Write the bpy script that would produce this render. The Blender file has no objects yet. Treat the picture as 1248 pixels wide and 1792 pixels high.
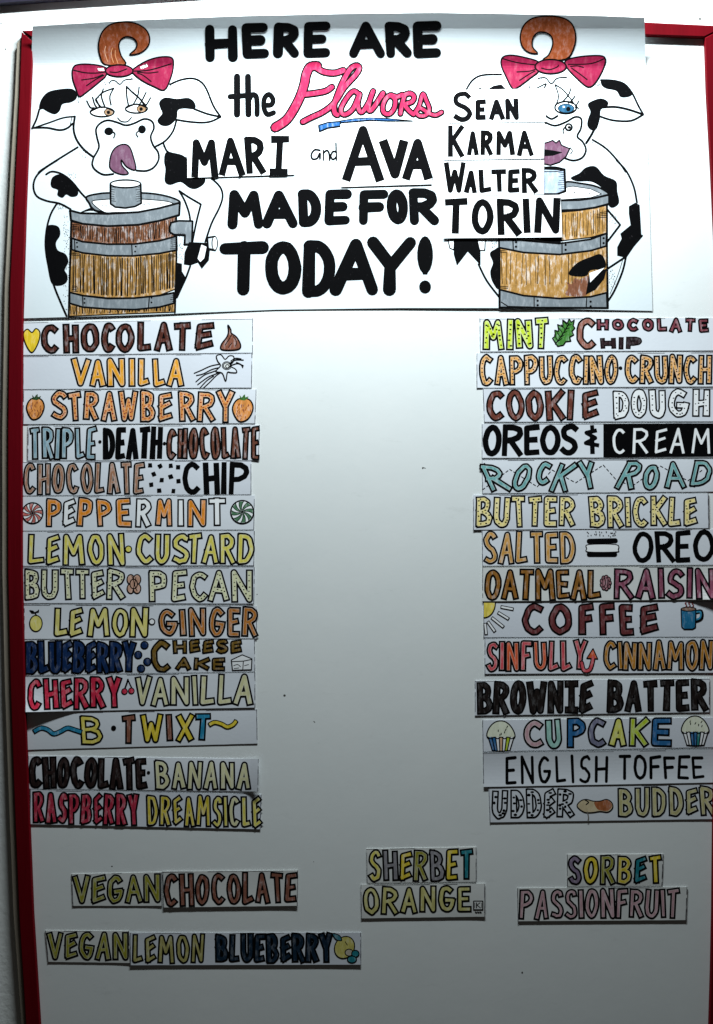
import bpy, math, random
import numpy as np
from mathutils import Vector
from mathutils.geometry import delaunay_2d_cdt

C = bpy.context.scene.collection
R = random.Random(7)

# ------------------------------------------------------------------ camera, world, lamp, exposure
D = 2200.0            # millimetres from the lens to the board
Z0 = 1500.0           # height of the middle of the picture above the floor
cam = bpy.data.cameras.new('camera'); camo = bpy.data.objects.new('camera', cam); C.objects.link(camo)
camo.location = (0, -D/1000, Z0/1000); camo.rotation_euler = (math.pi/2, 0, 0)
cam.sensor_fit = 'VERTICAL'; cam.sensor_height = 24; cam.lens = 24*D/1792.0
cam.clip_start = 0.05; cam.clip_end = 50
bpy.context.scene.camera = camo
w = bpy.data.worlds.new('World'); bpy.context.scene.world = w; w.use_nodes = True
w.node_tree.nodes['Background'].inputs[0].default_value = (0.98, 0.92, 0.82, 1)
w.node_tree.nodes['Background'].inputs[1].default_value = 0.017
li = bpy.data.lights.new('ceiling_lamp', 'AREA'); li.shape = 'RECTANGLE'; li.size = 0.75; li.size_y = 0.06
li.energy = 54.0; li.color = (0.885, 0.98, 1.0)
lo = bpy.data.objects.new('ceiling_lamp', li); C.objects.link(lo)
lo.location = (0.05, -0.40, (Z0+896+420)/1000)
lo.rotation_euler = (Vector((0.03, 0, 1.75))-lo.location).to_track_quat('-Z', 'Y').to_euler()
vs = bpy.context.scene.view_settings
vs.view_transform = 'Standard'; vs.look = 'None'; vs.exposure = 0.0; vs.gamma = 1.0

# ------------------------------------------------------------------ materials
def lin(h):
    h = h.lstrip('#'); o = []
    for i in (0, 2, 4):
        c = int(h[i:i+2], 16)/255
        o.append(c/12.92 if c <= .04045 else ((c+.055)/1.055)**2.4)
    return tuple(o)+(1,)

def base_mat(name, rough=.5, spec=.3):
    m = bpy.data.materials.new(name); m.use_nodes = True
    nt = m.node_tree; b = nt.nodes['Principled BSDF']
    b.inputs['Roughness'].default_value = rough
    b.inputs['Specular IOR Level'].default_value = spec
    return m, nt, b

def noise(nt, scale, detail=4, stretch=(1, 1, 1), rot=(0, 0, 0), rough=.6):
    tc = nt.nodes.new('ShaderNodeTexCoord'); mp = nt.nodes.new('ShaderNodeMapping')
    geo = nt.nodes.new('ShaderNodeNewGeometry')
    mp.inputs['Scale'].default_value = stretch; mp.inputs['Rotation'].default_value = rot
    n = nt.nodes.new('ShaderNodeTexNoise'); n.inputs['Scale'].default_value = scale
    n.inputs['Detail'].default_value = detail; n.inputs['Roughness'].default_value = rough
    nt.links.new(geo.outputs['Position'], mp.inputs['Vector']); nt.links.new(mp.outputs[0], n.inputs['Vector'])
    nt.nodes.remove(tc)
    return n

def ramp(nt, src, stops):
    r = nt.nodes.new('ShaderNodeValToRGB'); e = r.color_ramp.elements
    e[0].position = stops[0][0]; e[0].color = stops[0][1]; e[1].position = stops[-1][0]; e[1].color = stops[-1][1]
    for p, c in stops[1:-1]:
        x = e.new(p); x.color = c
    nt.links.new(src, r.inputs[0]); return r

def mixc(a, b, t): return tuple(a[i]*(1-t)+b[i]*t for i in range(3))+(1,)

MATS = {}
PAPER = (0.80, 0.815, 0.85, 1)
def ink(h, streak=.5, light=.35):
    """marker ink: the felt pen's strokes leave denser and thinner streaks"""
    key = (h, streak, light)
    if key in MATS: return MATS[key]
    c = lin(h); m, nt, b = base_mat('marker_'+h.strip('#'), .65, .12)
    dark = tuple(c[i]*.55 for i in range(3))+(1,)
    n = noise(nt, 170, 5, (1, 1, .35), (0, R.uniform(-.6, .6), 0), .7)
    r = ramp(nt, n.outputs['Fac'], [(.5-.16*streak-.05, mixc(c, dark, streak)), (.51, c), (.5+.17, mixc(c, PAPER, light))])
    nt.links.new(r.outputs[0], b.inputs['Base Color']); MATS[key] = m; return m

def black_ink():
    if 'k' in MATS: return MATS['k']
    m, nt, b = base_mat('black_marker', .8, .03)
    n = noise(nt, 260, 3)
    r = ramp(nt, n.outputs['Fac'], [(0, (.0012, .0012, .0015, 1)), (.68, (.002, .002, .0025, 1)), (.8, (.03, .027, .03, 1))])
    nt.links.new(r.outputs[0], b.inputs['Base Color']); MATS['k'] = m; return m

def paper_mat(name, col, var=.05, rough=.5, spec=.25):
    m, nt, b = base_mat(name, rough, spec)
    n = noise(nt, 9, 6); c2 = tuple(col[i]*(1-var*2) for i in range(3))+(1,)
    r = ramp(nt, n.outputs['Fac'], [(.3, c2), (.7, col)])
    nt.links.new(r.outputs[0], b.inputs['Base Color'])
    n2 = noise(nt, 160, 3); bp = nt.nodes.new('ShaderNodeBump'); bp.inputs['Strength'].default_value = .06; bp.inputs['Distance'].default_value = .001
    nt.links.new(n2.outputs['Fac'], bp.inputs['Height']); nt.links.new(bp.outputs[0], b.inputs['Normal'])
    return m
M_POSTER = paper_mat('poster_paper', (.65, .71, .745, 1), .02)
M_STRIP = [paper_mat('strip_paper', (.69, .72, .775, 1), .03), paper_mat('strip_paper_cream', (.69, .70, .69, 1), .04),
           paper_mat('strip_paper_cool', (.665, .695, .76, 1), .03)]
M_CARD = paper_mat('card_paper', (.84, .85, .87, 1), .01)

def board_mat():
    m, nt, b = base_mat('white_board', .34, .35)
    n = noise(nt, 3.0, 8, rough=.7); r = ramp(nt, n.outputs['Fac'], [(.25, (.70, .735, .74, 1)), (.75, (.755, .775, .775, 1))])
    # wiped-off marker ghosts and small dirt
    n2 = noise(nt, 38, 6, (.35, 1, 1), (0, .4, 0), .75); r2 = ramp(nt, n2.outputs['Fac'], [(.60, (1, 1, 1, 1)), (.82, (.84, .84, .83, 1))])
    mx = nt.nodes.new('ShaderNodeMix'); mx.data_type = 'RGBA'; mx.blend_type = 'MULTIPLY'; mx.inputs[0].default_value = 1
    nt.links.new(r.outputs[0], mx.inputs[6]); nt.links.new(r2.outputs[0], mx.inputs[7])
    nt.links.new(mx.outputs[2], b.inputs['Base Color'])
    n3 = noise(nt, 14, 4); bp = nt.nodes.new('ShaderNodeBump'); bp.inputs['Strength'].default_value = .05; bp.inputs['Distance'].default_value = .004
    nt.links.new(n3.outputs['Fac'], bp.inputs['Height']); nt.links.new(bp.outputs[0], b.inputs['Normal'])
    return m
def paint_mat(name, c1, c2, scale=12, rough=.45, bump=.15, stretch=(1, 1, .1), spec=.35):
    m, nt, b = base_mat(name, rough, spec)
    n = noise(nt, scale, 8, stretch, rough=.65); r = ramp(nt, n.outputs['Fac'], [(.3, c1), (.72, c2)])
    nt.links.new(r.outputs[0], b.inputs['Base Color'])
    n2 = noise(nt, 120, 4, stretch); bp = nt.nodes.new('ShaderNodeBump'); bp.inputs['Strength'].default_value = bump; bp.inputs['Distance'].default_value = .002
    nt.links.new(n2.outputs['Fac'], bp.inputs['Height']); nt.links.new(bp.outputs[0], b.inputs['Normal'])
    return m
M_BOARD = board_mat()
M_RED = paint_mat('red_gloss_paint', (.072, .0003, .0025, 1), (.13, .0006, .005, 1), 10, .7, .25, spec=.05)
M_WOOD = paint_mat('bare_frame_edge', (.24, .205, .16, 1), (.36, .31, .25, 1), 14, .7, .5)
M_WALL = paint_mat('white_wall_paint', (.76, .79, .78, 1), (.82, .84, .83, 1), 5, .6, .35, (1, 1, 1))
M_DARK = paint_mat('dark_trim', (.010, .008, .02, 1), (.02, .018, .035, 1), 10, .5)
M_SPECK = paint_mat('dirt', (.02, .02, .02, 1), (.12, .12, .11, 1), 50, .7)

# ------------------------------------------------------------------ geometry helpers
def P3(px, py, d):
    """a point d mm in front of the board, measured from its place on the photographed plane"""
    k = (D-d)/D
    return Vector(((px-624)*k/1000, -d/1000, (Z0+(896-py)*k)/1000))

def mesh_obj(name, verts, faces, mats, mi=None, parent=None, org=None, smooth=False):
    org = org or Vector((0, 0, 0))
    me = bpy.data.meshes.new(name); me.from_pydata([tuple(v-org) for v in verts], [], faces)
    for m in mats: me.materials.append(m)
    if mi: me.polygons.foreach_set('material_index', mi)
    if smooth: me.polygons.foreach_set('use_smooth', [True]*len(me.polygons))
    me.update()
    o = bpy.data.objects.new(name, me); C.objects.link(o)
    if parent: o.parent = parent
    else: o.location = org
    return o

def thing(name, label, cat, loc, group=None):
    o = bpy.data.objects.new(name, None); C.objects.link(o); o.empty_display_size = .05
    o.location = loc; o['label'] = label; o['category'] = cat
    if group: o['group'] = group
    return o

def catmull(pts, closed=False, n=5):
    out = []; L = len(pts)
    rng = range(L) if closed else range(L-1)
    for i in rng:
        if closed: p = [pts[(i+k-1) % L] for k in range(4)]
        else: p = [pts[max(0, i-1)], pts[i], pts[i+1], pts[min(L-1, i+2)]]
        for k in range(n):
            t = k/n; t2 = t*t; t3 = t2*t
            out.append(tuple(.5*((2*p[1][a])+(-p[0][a]+p[2][a])*t+(2*p[0][a]-5*p[1][a]+4*p[2][a]-p[3][a])*t2+(-p[0][a]+3*p[1][a]-3*p[2][a]+p[3][a])*t3) for a in (0, 1)))
    if not closed: out.append(tuple(pts[-1]))
    return out

def PT(s, o=(0, 0, 1)):
    v = [float(x) for x in s.split()]
    return [(o[0]+v[i]/o[2], o[1]+v[i+1]/o[2]) for i in range(0, len(v)-1, 2)]

class Ink:
    """pen work on one sheet: overlapping strokes are flattened into one skin, the last stroke on top"""
    def __init__(s, T=(0, 0, 1)): s.items = []; s.T = T
    def raw(s, pts, mat):
        a = sum(pts[i][0]*pts[(i+1) % len(pts)][1]-pts[(i+1) % len(pts)][0]*pts[i][1] for i in range(len(pts)))/2
        if abs(a) < .05: return
        s.items.append((list(pts) if a > 0 else list(pts)[::-1], mat))
    def disc(s, x, y, r, mat, n=10, ry=None, rot=0):
        ry = ry or r; a0 = R.uniform(0, .5); c, si = math.cos(rot), math.sin(rot); q = []
        for k in range(n):
            a = a0+2*math.pi*k/n; u, v = r*math.cos(a), ry*math.sin(a); q.append((x+u*c-v*si, y+u*si+v*c))
        s.raw(q, mat)
    def stroke(s, pts, w, mat, closed=False, ext=None, w2=None, seg=None):
        n = len(pts); m = n if closed else n-1
        w2 = w if w2 is None else w2
        seg = seg or (6 if w < 4 else 12)
        rad = [(w+(w2-w)*i/max(1, n-1))/2 for i in range(n)]
        for i in range(m):
            a, b = pts[i], pts[(i+1) % n]; ra, rb = rad[i], rad[(i+1) % n]
            dx, dy = b[0]-a[0], b[1]-a[1]; L = math.hypot(dx, dy)
            if L < 1e-4: continue
            dx /= L; dy /= L
            e0 = ext if (ext is not None and not closed and i == 0) else 0
            e1 = ext if (ext is not None and not closed and i == m-1) else 0
            A = (a[0]-dx*e0, a[1]-dy*e0); B = (b[0]+dx*e1, b[1]+dy*e1)
            s.raw([(A[0]-dy*ra, A[1]+dx*ra), (A[0]+dy*ra, A[1]-dx*ra), (B[0]+dy*rb, B[1]-dx*rb), (B[0]-dy*rb, B[1]+dx*rb)], mat)
        for i in range(n):
            if not closed and ext is not None and i in (0, n-1): continue
            s.disc(pts[i][0], pts[i][1], rad[i]*.995, mat, seg)
    # traced helpers (coordinates through s.T)
    def line(s, t, w=3.5, mat=None, smooth=True, closed=False):
        p = PT(t, s.T); p = catmull(p, closed, 4) if smooth and len(p) > 2 else p
        s.stroke(p, w, mat or black_ink(), closed)
    def area(s, t, mat, w=3.3, smooth=True):
        p = PT(t, s.T); p = catmull(p, True, 4) if smooth else p
        s.raw(p, mat)
        if w: s.stroke(p, w, black_ink(), True)
    def oval(s, x, y, rx, ry, mat, w=2.4, rot=0, n=22):
        x = s.T[0]+x/s.T[2]; y = s.T[1]+y/s.T[2]; rx /= s.T[2]; ry /= s.T[2]
        if w and not mat:
            s.stroke([(x+rx*math.cos(6.2832*k/n), y+ry*math.sin(6.2832*k/n)) for k in range(n)], w, black_ink(), True); return
        if w: s.disc(x, y, rx+w/2, black_ink(), n, ry+w/2, rot)
        if mat: s.disc(x, y, rx-w/2, mat, n, ry-w/2, rot)
    def stipple(s, x0, y0, x1, y1, n, r=.7):
        for _ in range(n):
            x = R.uniform(x0, x1); y = R.uniform(y0, y1)
            s.disc(s.T[0]+x/s.T[2], s.T[1]+y/s.T[2], r, black_ink(), 5)
    def build(s, name, surf, lift, parent, org, step=12, label=None, kind=None):
        if not s.items: return None
        V = []; F = []
        for p, m in s.items:
            b = len(V); V += [Vector(q) for q in p]; F.append(list(range(b, b+len(p))))
        x0 = min(v.x for v in V)-2; x1 = max(v.x for v in V)+2; y0 = min(v.y for v in V); y1 = max(v.y for v in V)
        E = []; y = math.ceil(y0/step)*step
        while y < y1:
            E.append((len(V), len(V)+1)); V += [Vector((x0, y)), Vector((x1, y))]; y += step
        if step == 12 and x1-x0 > 30:
            x = math.ceil(x0/20)*20
            while x < x1: E.append((len(V), len(V)+1)); V += [Vector((x, y0-1)), Vector((x, y1+1))]; x += 20
        v, e, f, ov, oe, of = delaunay_2d_cdt(V, E, F, 0, 1e-3, False)
        va = np.array([(q[0], q[1]) for q in v]); fa = np.array([list(q) for q in f if len(q) == 3])
        cen = va[fa].mean(axis=1); o_ = np.argsort(cen[:, 0]); fa = fa[o_]; cen = cen[o_]; cx = cen[:, 0]; cy = cen[:, 1]
        top = np.full(len(fa), -1)
        for k, (p, m) in enumerate(s.items):      # painter's order: the last pen stroke over a spot wins
            pa = np.array(p); lo, hi = np.searchsorted(cx, (pa[:, 0].min(), pa[:, 0].max()))
            if hi <= lo: continue
            X = cx[lo:hi]; Y = cy[lo:hi]; sel = np.nonzero((Y > pa[:, 1].min()) & (Y < pa[:, 1].max()))[0]
            if not len(sel): continue
            X = X[sel]; Y = Y[sel]; c = np.zeros(len(sel), bool)
            for a, b in zip(pa, np.roll(pa, 1, axis=0)):
                if a[1] == b[1]: continue
                c ^= ((a[1] > Y) != (b[1] > Y)) & (X < (b[0]-a[0])*(Y-a[1])/(b[1]-a[1])+a[0])
            top[lo+sel[c]] = k
        mats = []; idx = {}; ff = []; mi = []
        for k in np.nonzero(top >= 0)[0]:
            q = [int(t) for t in fa[k]]
            A, B, Cc = va[q[0]], va[q[1]], va[q[2]]
            if abs((B[0]-A[0])*(Cc[1]-A[1])-(B[1]-A[1])*(Cc[0]-A[0])) < 1e-4: continue
            m = s.items[top[k]][1]
            if m.name not in idx: idx[m.name] = len(mats); mats.append(m)
            ff.append(q); mi.append(idx[m.name])
        used = sorted({i for q in ff for i in q}); rm = {i: j for j, i in enumerate(used)}
        vv = [P3(v[i][0], v[i][1], surf(v[i][0], v[i][1])+lift) for i in used]
        ff = [[rm[i] for i in q] for q in ff]
        # wind every face towards the room
        g = []
        for q in ff:
            a, b, c = vv[q[0]], vv[q[1]], vv[q[2]]
            g.append(q if (b-a).cross(c-a).y < 0 else q[::-1])
        o = mesh_obj(name, vv, g, mats, mi, parent, org)
        if label: o['label'] = label
        if kind: o['kind'] = kind
        return o

# ------------------------------------------------------------------ hand lettering: centre lines of each capital, y down
def arc(cx, cy, rx, ry, a0, a1, n=10):
    return [(cx+rx*math.cos(math.radians(a0+(a1-a0)*k/n)), cy+ry*math.sin(math.radians(a0+(a1-a0)*k/n))) for k in range(n+1)]
G = {
 'A': [[(0, 1), (.5, 0), (1, 1)], [(.2, .66), (.8, .66)]],
 'B': [[(0, 0), (0, 1)], [(0, 0), (.5, .01), (.8, .1), (.86, .25), (.75, .4), (.45, .48), (0, .5)], [(.45, .48), (.85, .58), (1, .76), (.88, .92), (.5, 1), (0, 1)]],
 'C': [arc(.55, .5, .55, .5, -52, -308, 12)],
 'D': [[(0, 0), (0, 1)], [(0, 0)]+arc(.3, .5, .7, .5, -80, 80, 9)+[(0, 1)]],
 'E': [[(1, 0), (0, 0.02), (0, 1), (1, .98)], [(0, .5), (.8, .48)]],
 'e': [[(1, .03), (0.08, .12), (0.05, .96)], [(.05, .52), (.88, .4)], [(.05, .97), (1, .85)]],
 'F': [[(1, 0), (0, .02), (0, 1)], [(0, .5), (.8, .47)]],
 'G': [arc(.5, .5, .5, .5, -50, -350, 13), [(.5, .58), (1, .58)]],
 'H': [[(0, 0), (0, 1)], [(1, 0), (1, 1)], [(0, .52), (1, .48)]],
 'I': [[(.5, 0), (.5, 1)]],
 'i': [[(.5, 0), (.5, 1)], [(0, 0), (1, 0)], [(0, 1), (1, 1)]],
 'K': [[(0, 0), (0, 1)], [(1, 0), (.05, .55)], [(.25, .45), (1, 1)]],
 'L': [[(0, 0), (0, 1), (1, .93)]],
 'M': [[(0, 1), (.12, 0), (.5, .62), (.88, 0), (1, 1)]],
 'N': [[(0, 1), (0.02, 0), (.98, 1), (1, 0)]],
 'O': [arc(.5, .5, .5, .5, 0, 360, 16)[:-1]],
 'P': [[(0, 0), (0, 1)], [(0, 0), (.6, .01), (.95, .12), (1, .28), (.88, .43), (.5, .53), (0, .55)]],
 'R': [[(0, 0), (0, 1)], [(0, 0), (.55, .01), (.9, .11), (.95, .26), (.8, .4), (.45, .5), (0, .52)], [(.35, .5), (1, 1)]],
 'S': [catmull([(.97, .1), (.75, 0), (.35, .02), (.08, .17), (.12, .36), (.5, .49), (.85, .6), (1, .78), (.8, .95), (.4, 1), (.02, .9)], False, 2)],
 'T': [[(0, .02), (1, 0)], [(.5, 0), (.5, 1)]],
 'U': [[(0, 0), (0, .66)]+arc(.5, .66, .5, .34, 170, 10, 7)+[(1, .66), (1, 0)]],
 'V': [[(0, 0), (.5, 1), (1, 0)]],
 'W': [[(0, 0), (.25, 1), (.5, .3), (.75, 1), (1, 0)]],
 'X': [[(0, 0), (1, 1)], [(1, 0), (0, 1)]],
 'Y': [[(0, 0), (.5, .5), (1, 0)], [(.5, .5), (.5, 1)]],
}
WD = dict(I=.38, M=1.25, W=1.25, L=.82, T=.9, i=.9, E=.85, F=.85, S=.9)
CLOSED = {'O'}

PALEOF = {}
def letter(nk, ch, x0, y0, x1, y1, fill, fw, ow, style='butt', slant=0, jit=.02, dots=None, hollow=False):
    """fw = width of the coloured band, ow = width of the black contour round it (0: one solid pen stroke)"""
    if ow: ow *= 1.55; jit *= 1.8; fw *= .91
    if ch == 'E' and ow and R.random() < .6: ch = 'e'
    k = black_ink(); ro = fw/2+ow
    if ch == 'I': ix = 0
    gx0, gx1 = x0+ro, x1-ro
    if ch in 'I' or gx1 < gx0: gx0 = gx1 = (x0+x1)/2
    ex = ro*(.9 if style == 'butt' else 0)
    gy0, gy1 = y0+ro*.95, y1-ro*.95
    out = []
    tilt = R.uniform(-.045, .045)+slant
    for st in G[ch]:
        q = []
        for (u, v) in st:
            X = gx0+(gx1-gx0)*(u+R.uniform(-jit, jit)); Y = gy0+(gy1-gy0)*(v+R.uniform(-jit, jit)*.7)
            X += (0.5-v)*(y1-y0)*tilt
            q.append((X, Y))
        out.append(q)
    cl = ch in CLOSED
    e_o = ex if style == 'butt' else None
    ws = [(R.uniform(.86, 1.14), R.uniform(.82, 1.16)) for _ in out] if ow else [(R.uniform(.92, 1.08), R.uniform(.9, 1.1)) for _ in out]
    if style == 'butt': e_o = ro*.85
    for q, (a, b) in zip(out, ws):
        if ow: nk.stroke(q, fw*a+2*ow, k, cl, e_o, fw*b+2*ow)
        else: nk.stroke(q, fw*a, fill, cl, e_o, fw*b)
    if ow:
        pale = PALEOF.get(fill.name)
        for q, (a, b) in zip(out, ws):
            nk.stroke(q, fw*a, pale or fill, cl, (e_o-ow*.95) if e_o is not None else None, fw*b)
        if pale:
            for q, (a, b) in zip(out, ws):
                q2 = [(x+R.uniform(-.35, .35), y+R.uniform(-.35, .35)) for x, y in q]
                nk.stroke(q2, fw*a*.76, fill, cl, (e_o-ow*.95-.6) if e_o is not None else None, fw*b*.76)
        if dots:
            for q in out:
                for i in range(len(q)-1+(1 if cl else 0)):
                    a, b = q[i], q[(i+1) % len(q)]; L = math.hypot(b[0]-a[0], b[1]-a[1]); n = max(1, int(L/dots[1]+R.random()*.7)) if L > dots[1]*.55 else (1 if R.random() < L/dots[1] else 0)
                    for j in range(n):
                        t = (j+R.uniform(.25, .75))/n; ox = R.uniform(-.5, .5)*fw*.5; oy = R.uniform(-1, 1)
                        nk.disc(a[0]+(b[0]-a[0])*t+ox, a[1]+(b[1]-a[1])*t+oy, dots[0]*R.uniform(.8, 1.3), dots[2] if len(dots) > 2 else k, 6, dots[0]*R.uniform(.6, 1))

def word(nk, text, x0, x1, top, bot, fill, fw=7, ow=2.2, gap=2.0, style='butt', pos=None, slant=0, jit=.02, dots=None):
    """top/bot: (left, right) heights; pos: explicit letter spans; fill: one ink or a list"""
    if isinstance(top, (int, float)): top = (top, top)
    if isinstance(bot, (int, float)): bot = (bot, bot)
    if pos is None:
        tot = sum(WD.get(c, 1) for c in text); sc = (x1-x0-gap*(len(text)-1))/tot; pos = []; x = x0
        for c in text:
            wv = WD.get(c, 1)*sc; pos.append((x, x+wv)); x += wv+gap
    xa, xb = x0, x1
    for i, c in enumerate(text):
        a, b = pos[i]; t = ((a+b)/2-xa)/max(1, xb-xa)
        f = fill[i % len(fill)] if isinstance(fill, (list, tuple)) else fill
        jy = R.uniform(-1.3, 1.3)
        letter(nk, c, a, top[0]+(top[1]-top[0])*t+jy, b, bot[0]+(bot[1]-bot[0])*t+R.uniform(-1, 1), f, fw, ow, style, slant, jit, dots)
K = black_ink()

# ------------------------------------------------------------------ the wall, the board, its frame
wv = [Vector((-3, .004, -.5)), Vector((3, .004, -.5)), Vector((3, .004, 4)), Vector((-3, .004, 4))]
wall = mesh_obj('wall', [v for v in wv]+[v+Vector((0, .12, 0)) for v in wv], [(0, 1, 2, 3), (7, 6, 5, 4), (0, 4, 5, 1), (3, 2, 6, 7), (0, 3, 7, 4), (1, 5, 6, 2)], [M_WALL])
wall['kind'] = 'structure'

LI = [(40, 57.5), (160, 54), (300, 48), (500, 40), (750, 38), (1000, 38.5), (1200, 43), (1400, 50), (1600, 58), (1792, 70), (2300, 96)]
LO = [(40, 38), (160, 34), (300, 27), (500, 17), (750, 13.5), (1000, 13.5), (1200, 18), (1400, 25), (1600, 33), (1792, 45), (2300, 71)]
LG = [(72, 30), (160, 26), (300, 18), (500, 8), (750, 3.5), (1000, 3.5), (1200, 8), (1400, 15), (1600, 23), (1792, 37), (2300, 62)]
RI = [(50, 1232), (200, 1239), (300, 1245), (450, 1252), (700, 1258), (900, 1260), (1150, 1257), (1400, 1249), (1640, 1246.5), (1792, 1242), (2300, 1226)]
def at(tab, y):
    if y <= tab[0][0]: return tab[0][1]
    for i in range(len(tab)-1):
        if tab[i][0] <= y <= tab[i+1][0]:
            t = (y-tab[i][0])/(tab[i+1][0]-tab[i][0]); return tab[i][1]+(tab[i+1][1]-tab[i][1])*t
    return tab[-1][1]

bo = P3(624, 2200, 0)
board = thing('menu_board', 'tall white menu board in a dark red painted wooden frame, hung on the white wall', 'menu board', bo)
def slab(name, outline_front, d0, d1, mat, parent, org, bevel=1.2, label=None):
    """outline_front: list of (px,py) at depth d1; a bevelled slab back to depth d0"""
    n = len(outline_front); cx = sum(p[0] for p in outline_front)/n; cy = sum(p[1] for p in outline_front)/n
    a = sum(outline_front[i][0]*outline_front[(i+1) % n][1]-outline_front[(i+1) % n][0]*outline_front[i][1] for i in range(n))/2
    pts = outline_front if a > 0 else outline_front[::-1]
    def inset(p, i, b):
        p0, p1, p2 = pts[i-1], pts[i], pts[(i+1) % n]
        def nrm(a, c):
            dx, dy = c[0]-a[0], c[1]-a[1]; L = math.hypot(dx, dy) or 1; return (-dy/L, dx/L)
        n1, n2 = nrm(p0, p1), nrm(p1, p2); mx, my = n1[0]+n2[0], n1[1]+n2[1]; L2 = mx*mx+my*my or 1
        return (p1[0]+2*mx*b/L2, p1[1]+2*my*b/L2)
    ins = [inset(p, i, bevel) for i, p in enumerate(pts)]
    base = [P3(p[0], p[1], d1-bevel) for p in pts]
    v = []
    for p in ins: v.append(P3(p[0], p[1], d1))
    v += base
    v += [Vector((q.x, -d0/1000, q.z)) for q in base]
    f = [list(range(n))]
    for i in range(n):
        j = (i+1) % n; f.append([i, n+i, n+j, j]); f.append([n+i, 2*n+i, 2*n+j, n+j])
    f.append([2*n+i for i in range(n)][::-1])
    o = mesh_obj(name, v, f, [mat], None, parent, org)
    bm_fix(o)
    if label: o['label'] = label
    return o
def bm_fix(o):
    import bmesh
    bm = bmesh.new(); bm.from_mesh(o.data); bmesh.ops.recalc_face_normals(bm, faces=bm.faces); bm.to_mesh(o.data); bm.free()

ys = [70, 160, 300, 420, 500, 620, 750, 880, 1000, 1100, 1200, 1300, 1400, 1500, 1600, 1700, 1792, 2000, 2190]
pan = [(at(LI, y)-4, y) for y in [56]+ys[1:]]+[(at(RI, y)+4, y) for y in ([56]+ys[1:])[::-1]]
slab('board_panel', pan, -3.5, 0, M_BOARD, board, bo, .3)
FD = 11.0
cor = 61
left = [(at(LO, y), y) for y in [55]+ys[1:]]+[(at(LI, y), y) for y in (ys[1:])[::-1]]+[(57.5, 73)]
slab('frame_rail', left, -3, FD, M_RED, board, bo, 1.4)
topr = [(38.6, 54), (200, 47), (500, 38), (800, 34), (1000, 36), (1128, 39), (1270, 46), (1233, 64.5), (1128, 61), (1000, 59), (800, 57), (500, 57), (200, 60), (57, 66)]
slab('frame_rail', topr, -3, FD+.4, M_RED, board, bo, 1.4)
right = [(1234, 66), (1271, 47)]+[(at(RI, y)+26, y) for y in ys[1:]]+[(at(RI, y), y) for y in ys[1:][::-1]]
slab('frame_rail', right, -3, FD, M_RED, board, bo, 1.4)
slab('frame_rail', [(60, 2150), (1250, 2150), (1250, 2190), (60, 2190)], -3, FD+.6, M_RED, board, bo, 1.4)
grey = [(at(LG, y), y) for y in [76]+ys[1:]]+[(at(LO, y)+6, y) for y in ([76]+ys[1:])[::-1]]+[(37, 66)]
slab('backing_strip', grey, -3, 6, M_WOOD, board, bo, 1.0, 'bare grey-brown edge strip showing outside the red frame')
# thin clear sheet under the poster, rounded corner showing at the top right
# pin holes and marks on the board
nk = Ink()
for (x, y, r) in [(498, 1217, 2.2), (740, 819, 1.5), (914, 1702, 1.6), (340, 606, .9), (196, 1516, 1.6), (549, 1508, .8), (1204, 235, 1), (450, 1040, 1.0)]:
    nk.disc(x, y, r, M_SPECK, 7, r*R.uniform(.6, 1.5))
nk.build('pin_marks', lambda x, y: 0, .12, board, bo, 400, 'small dark pin holes and specks on the white surface', 'stuff')
nk = Ink()
for (x, y, L) in [(741, 818, 4), (549, 1262, 3)]:
    a = R.uniform(-1.2, .2); nk.stroke([(x, y), (x+L*math.cos(a), y-L*math.sin(a))], .8, M_SPECK)
nk.build('scratches', lambda x, y: 0, .22, board, bo, 400, None, 'stuff')

# dark trim at the very top left of the picture
cr = P3(-100, 10, 0)
t = thing('ceiling_trim', 'dark trim strip along the wall top in the upper left corner', 'trim', cr)
slab('trim_board', [(-400, 34), (-400, -120), (420, -175), (420, -21), (80, 0), (0, 6)], -3, 10, M_DARK, t, cr, 1.0)
# small nick on the frame strip and screw on the wall
s_ = P3(1225, 33, -4); nk = Ink(); nk.disc(1225, 33, 2.2, M_SPECK, 10)
nk.disc(10, 86, 1.3, M_SPECK, 8); nk.disc(2, 41, 1.3, M_SPECK, 8); nk.disc(136, 36, 1.2, M_SPECK, 8)
o = nk.build('wall_marks', lambda x, y: -4, .2, None, s_, 400); o['kind'] = 'stuff'; o['label'] = 'small dark specks on the white wall above and beside the frame'

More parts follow.
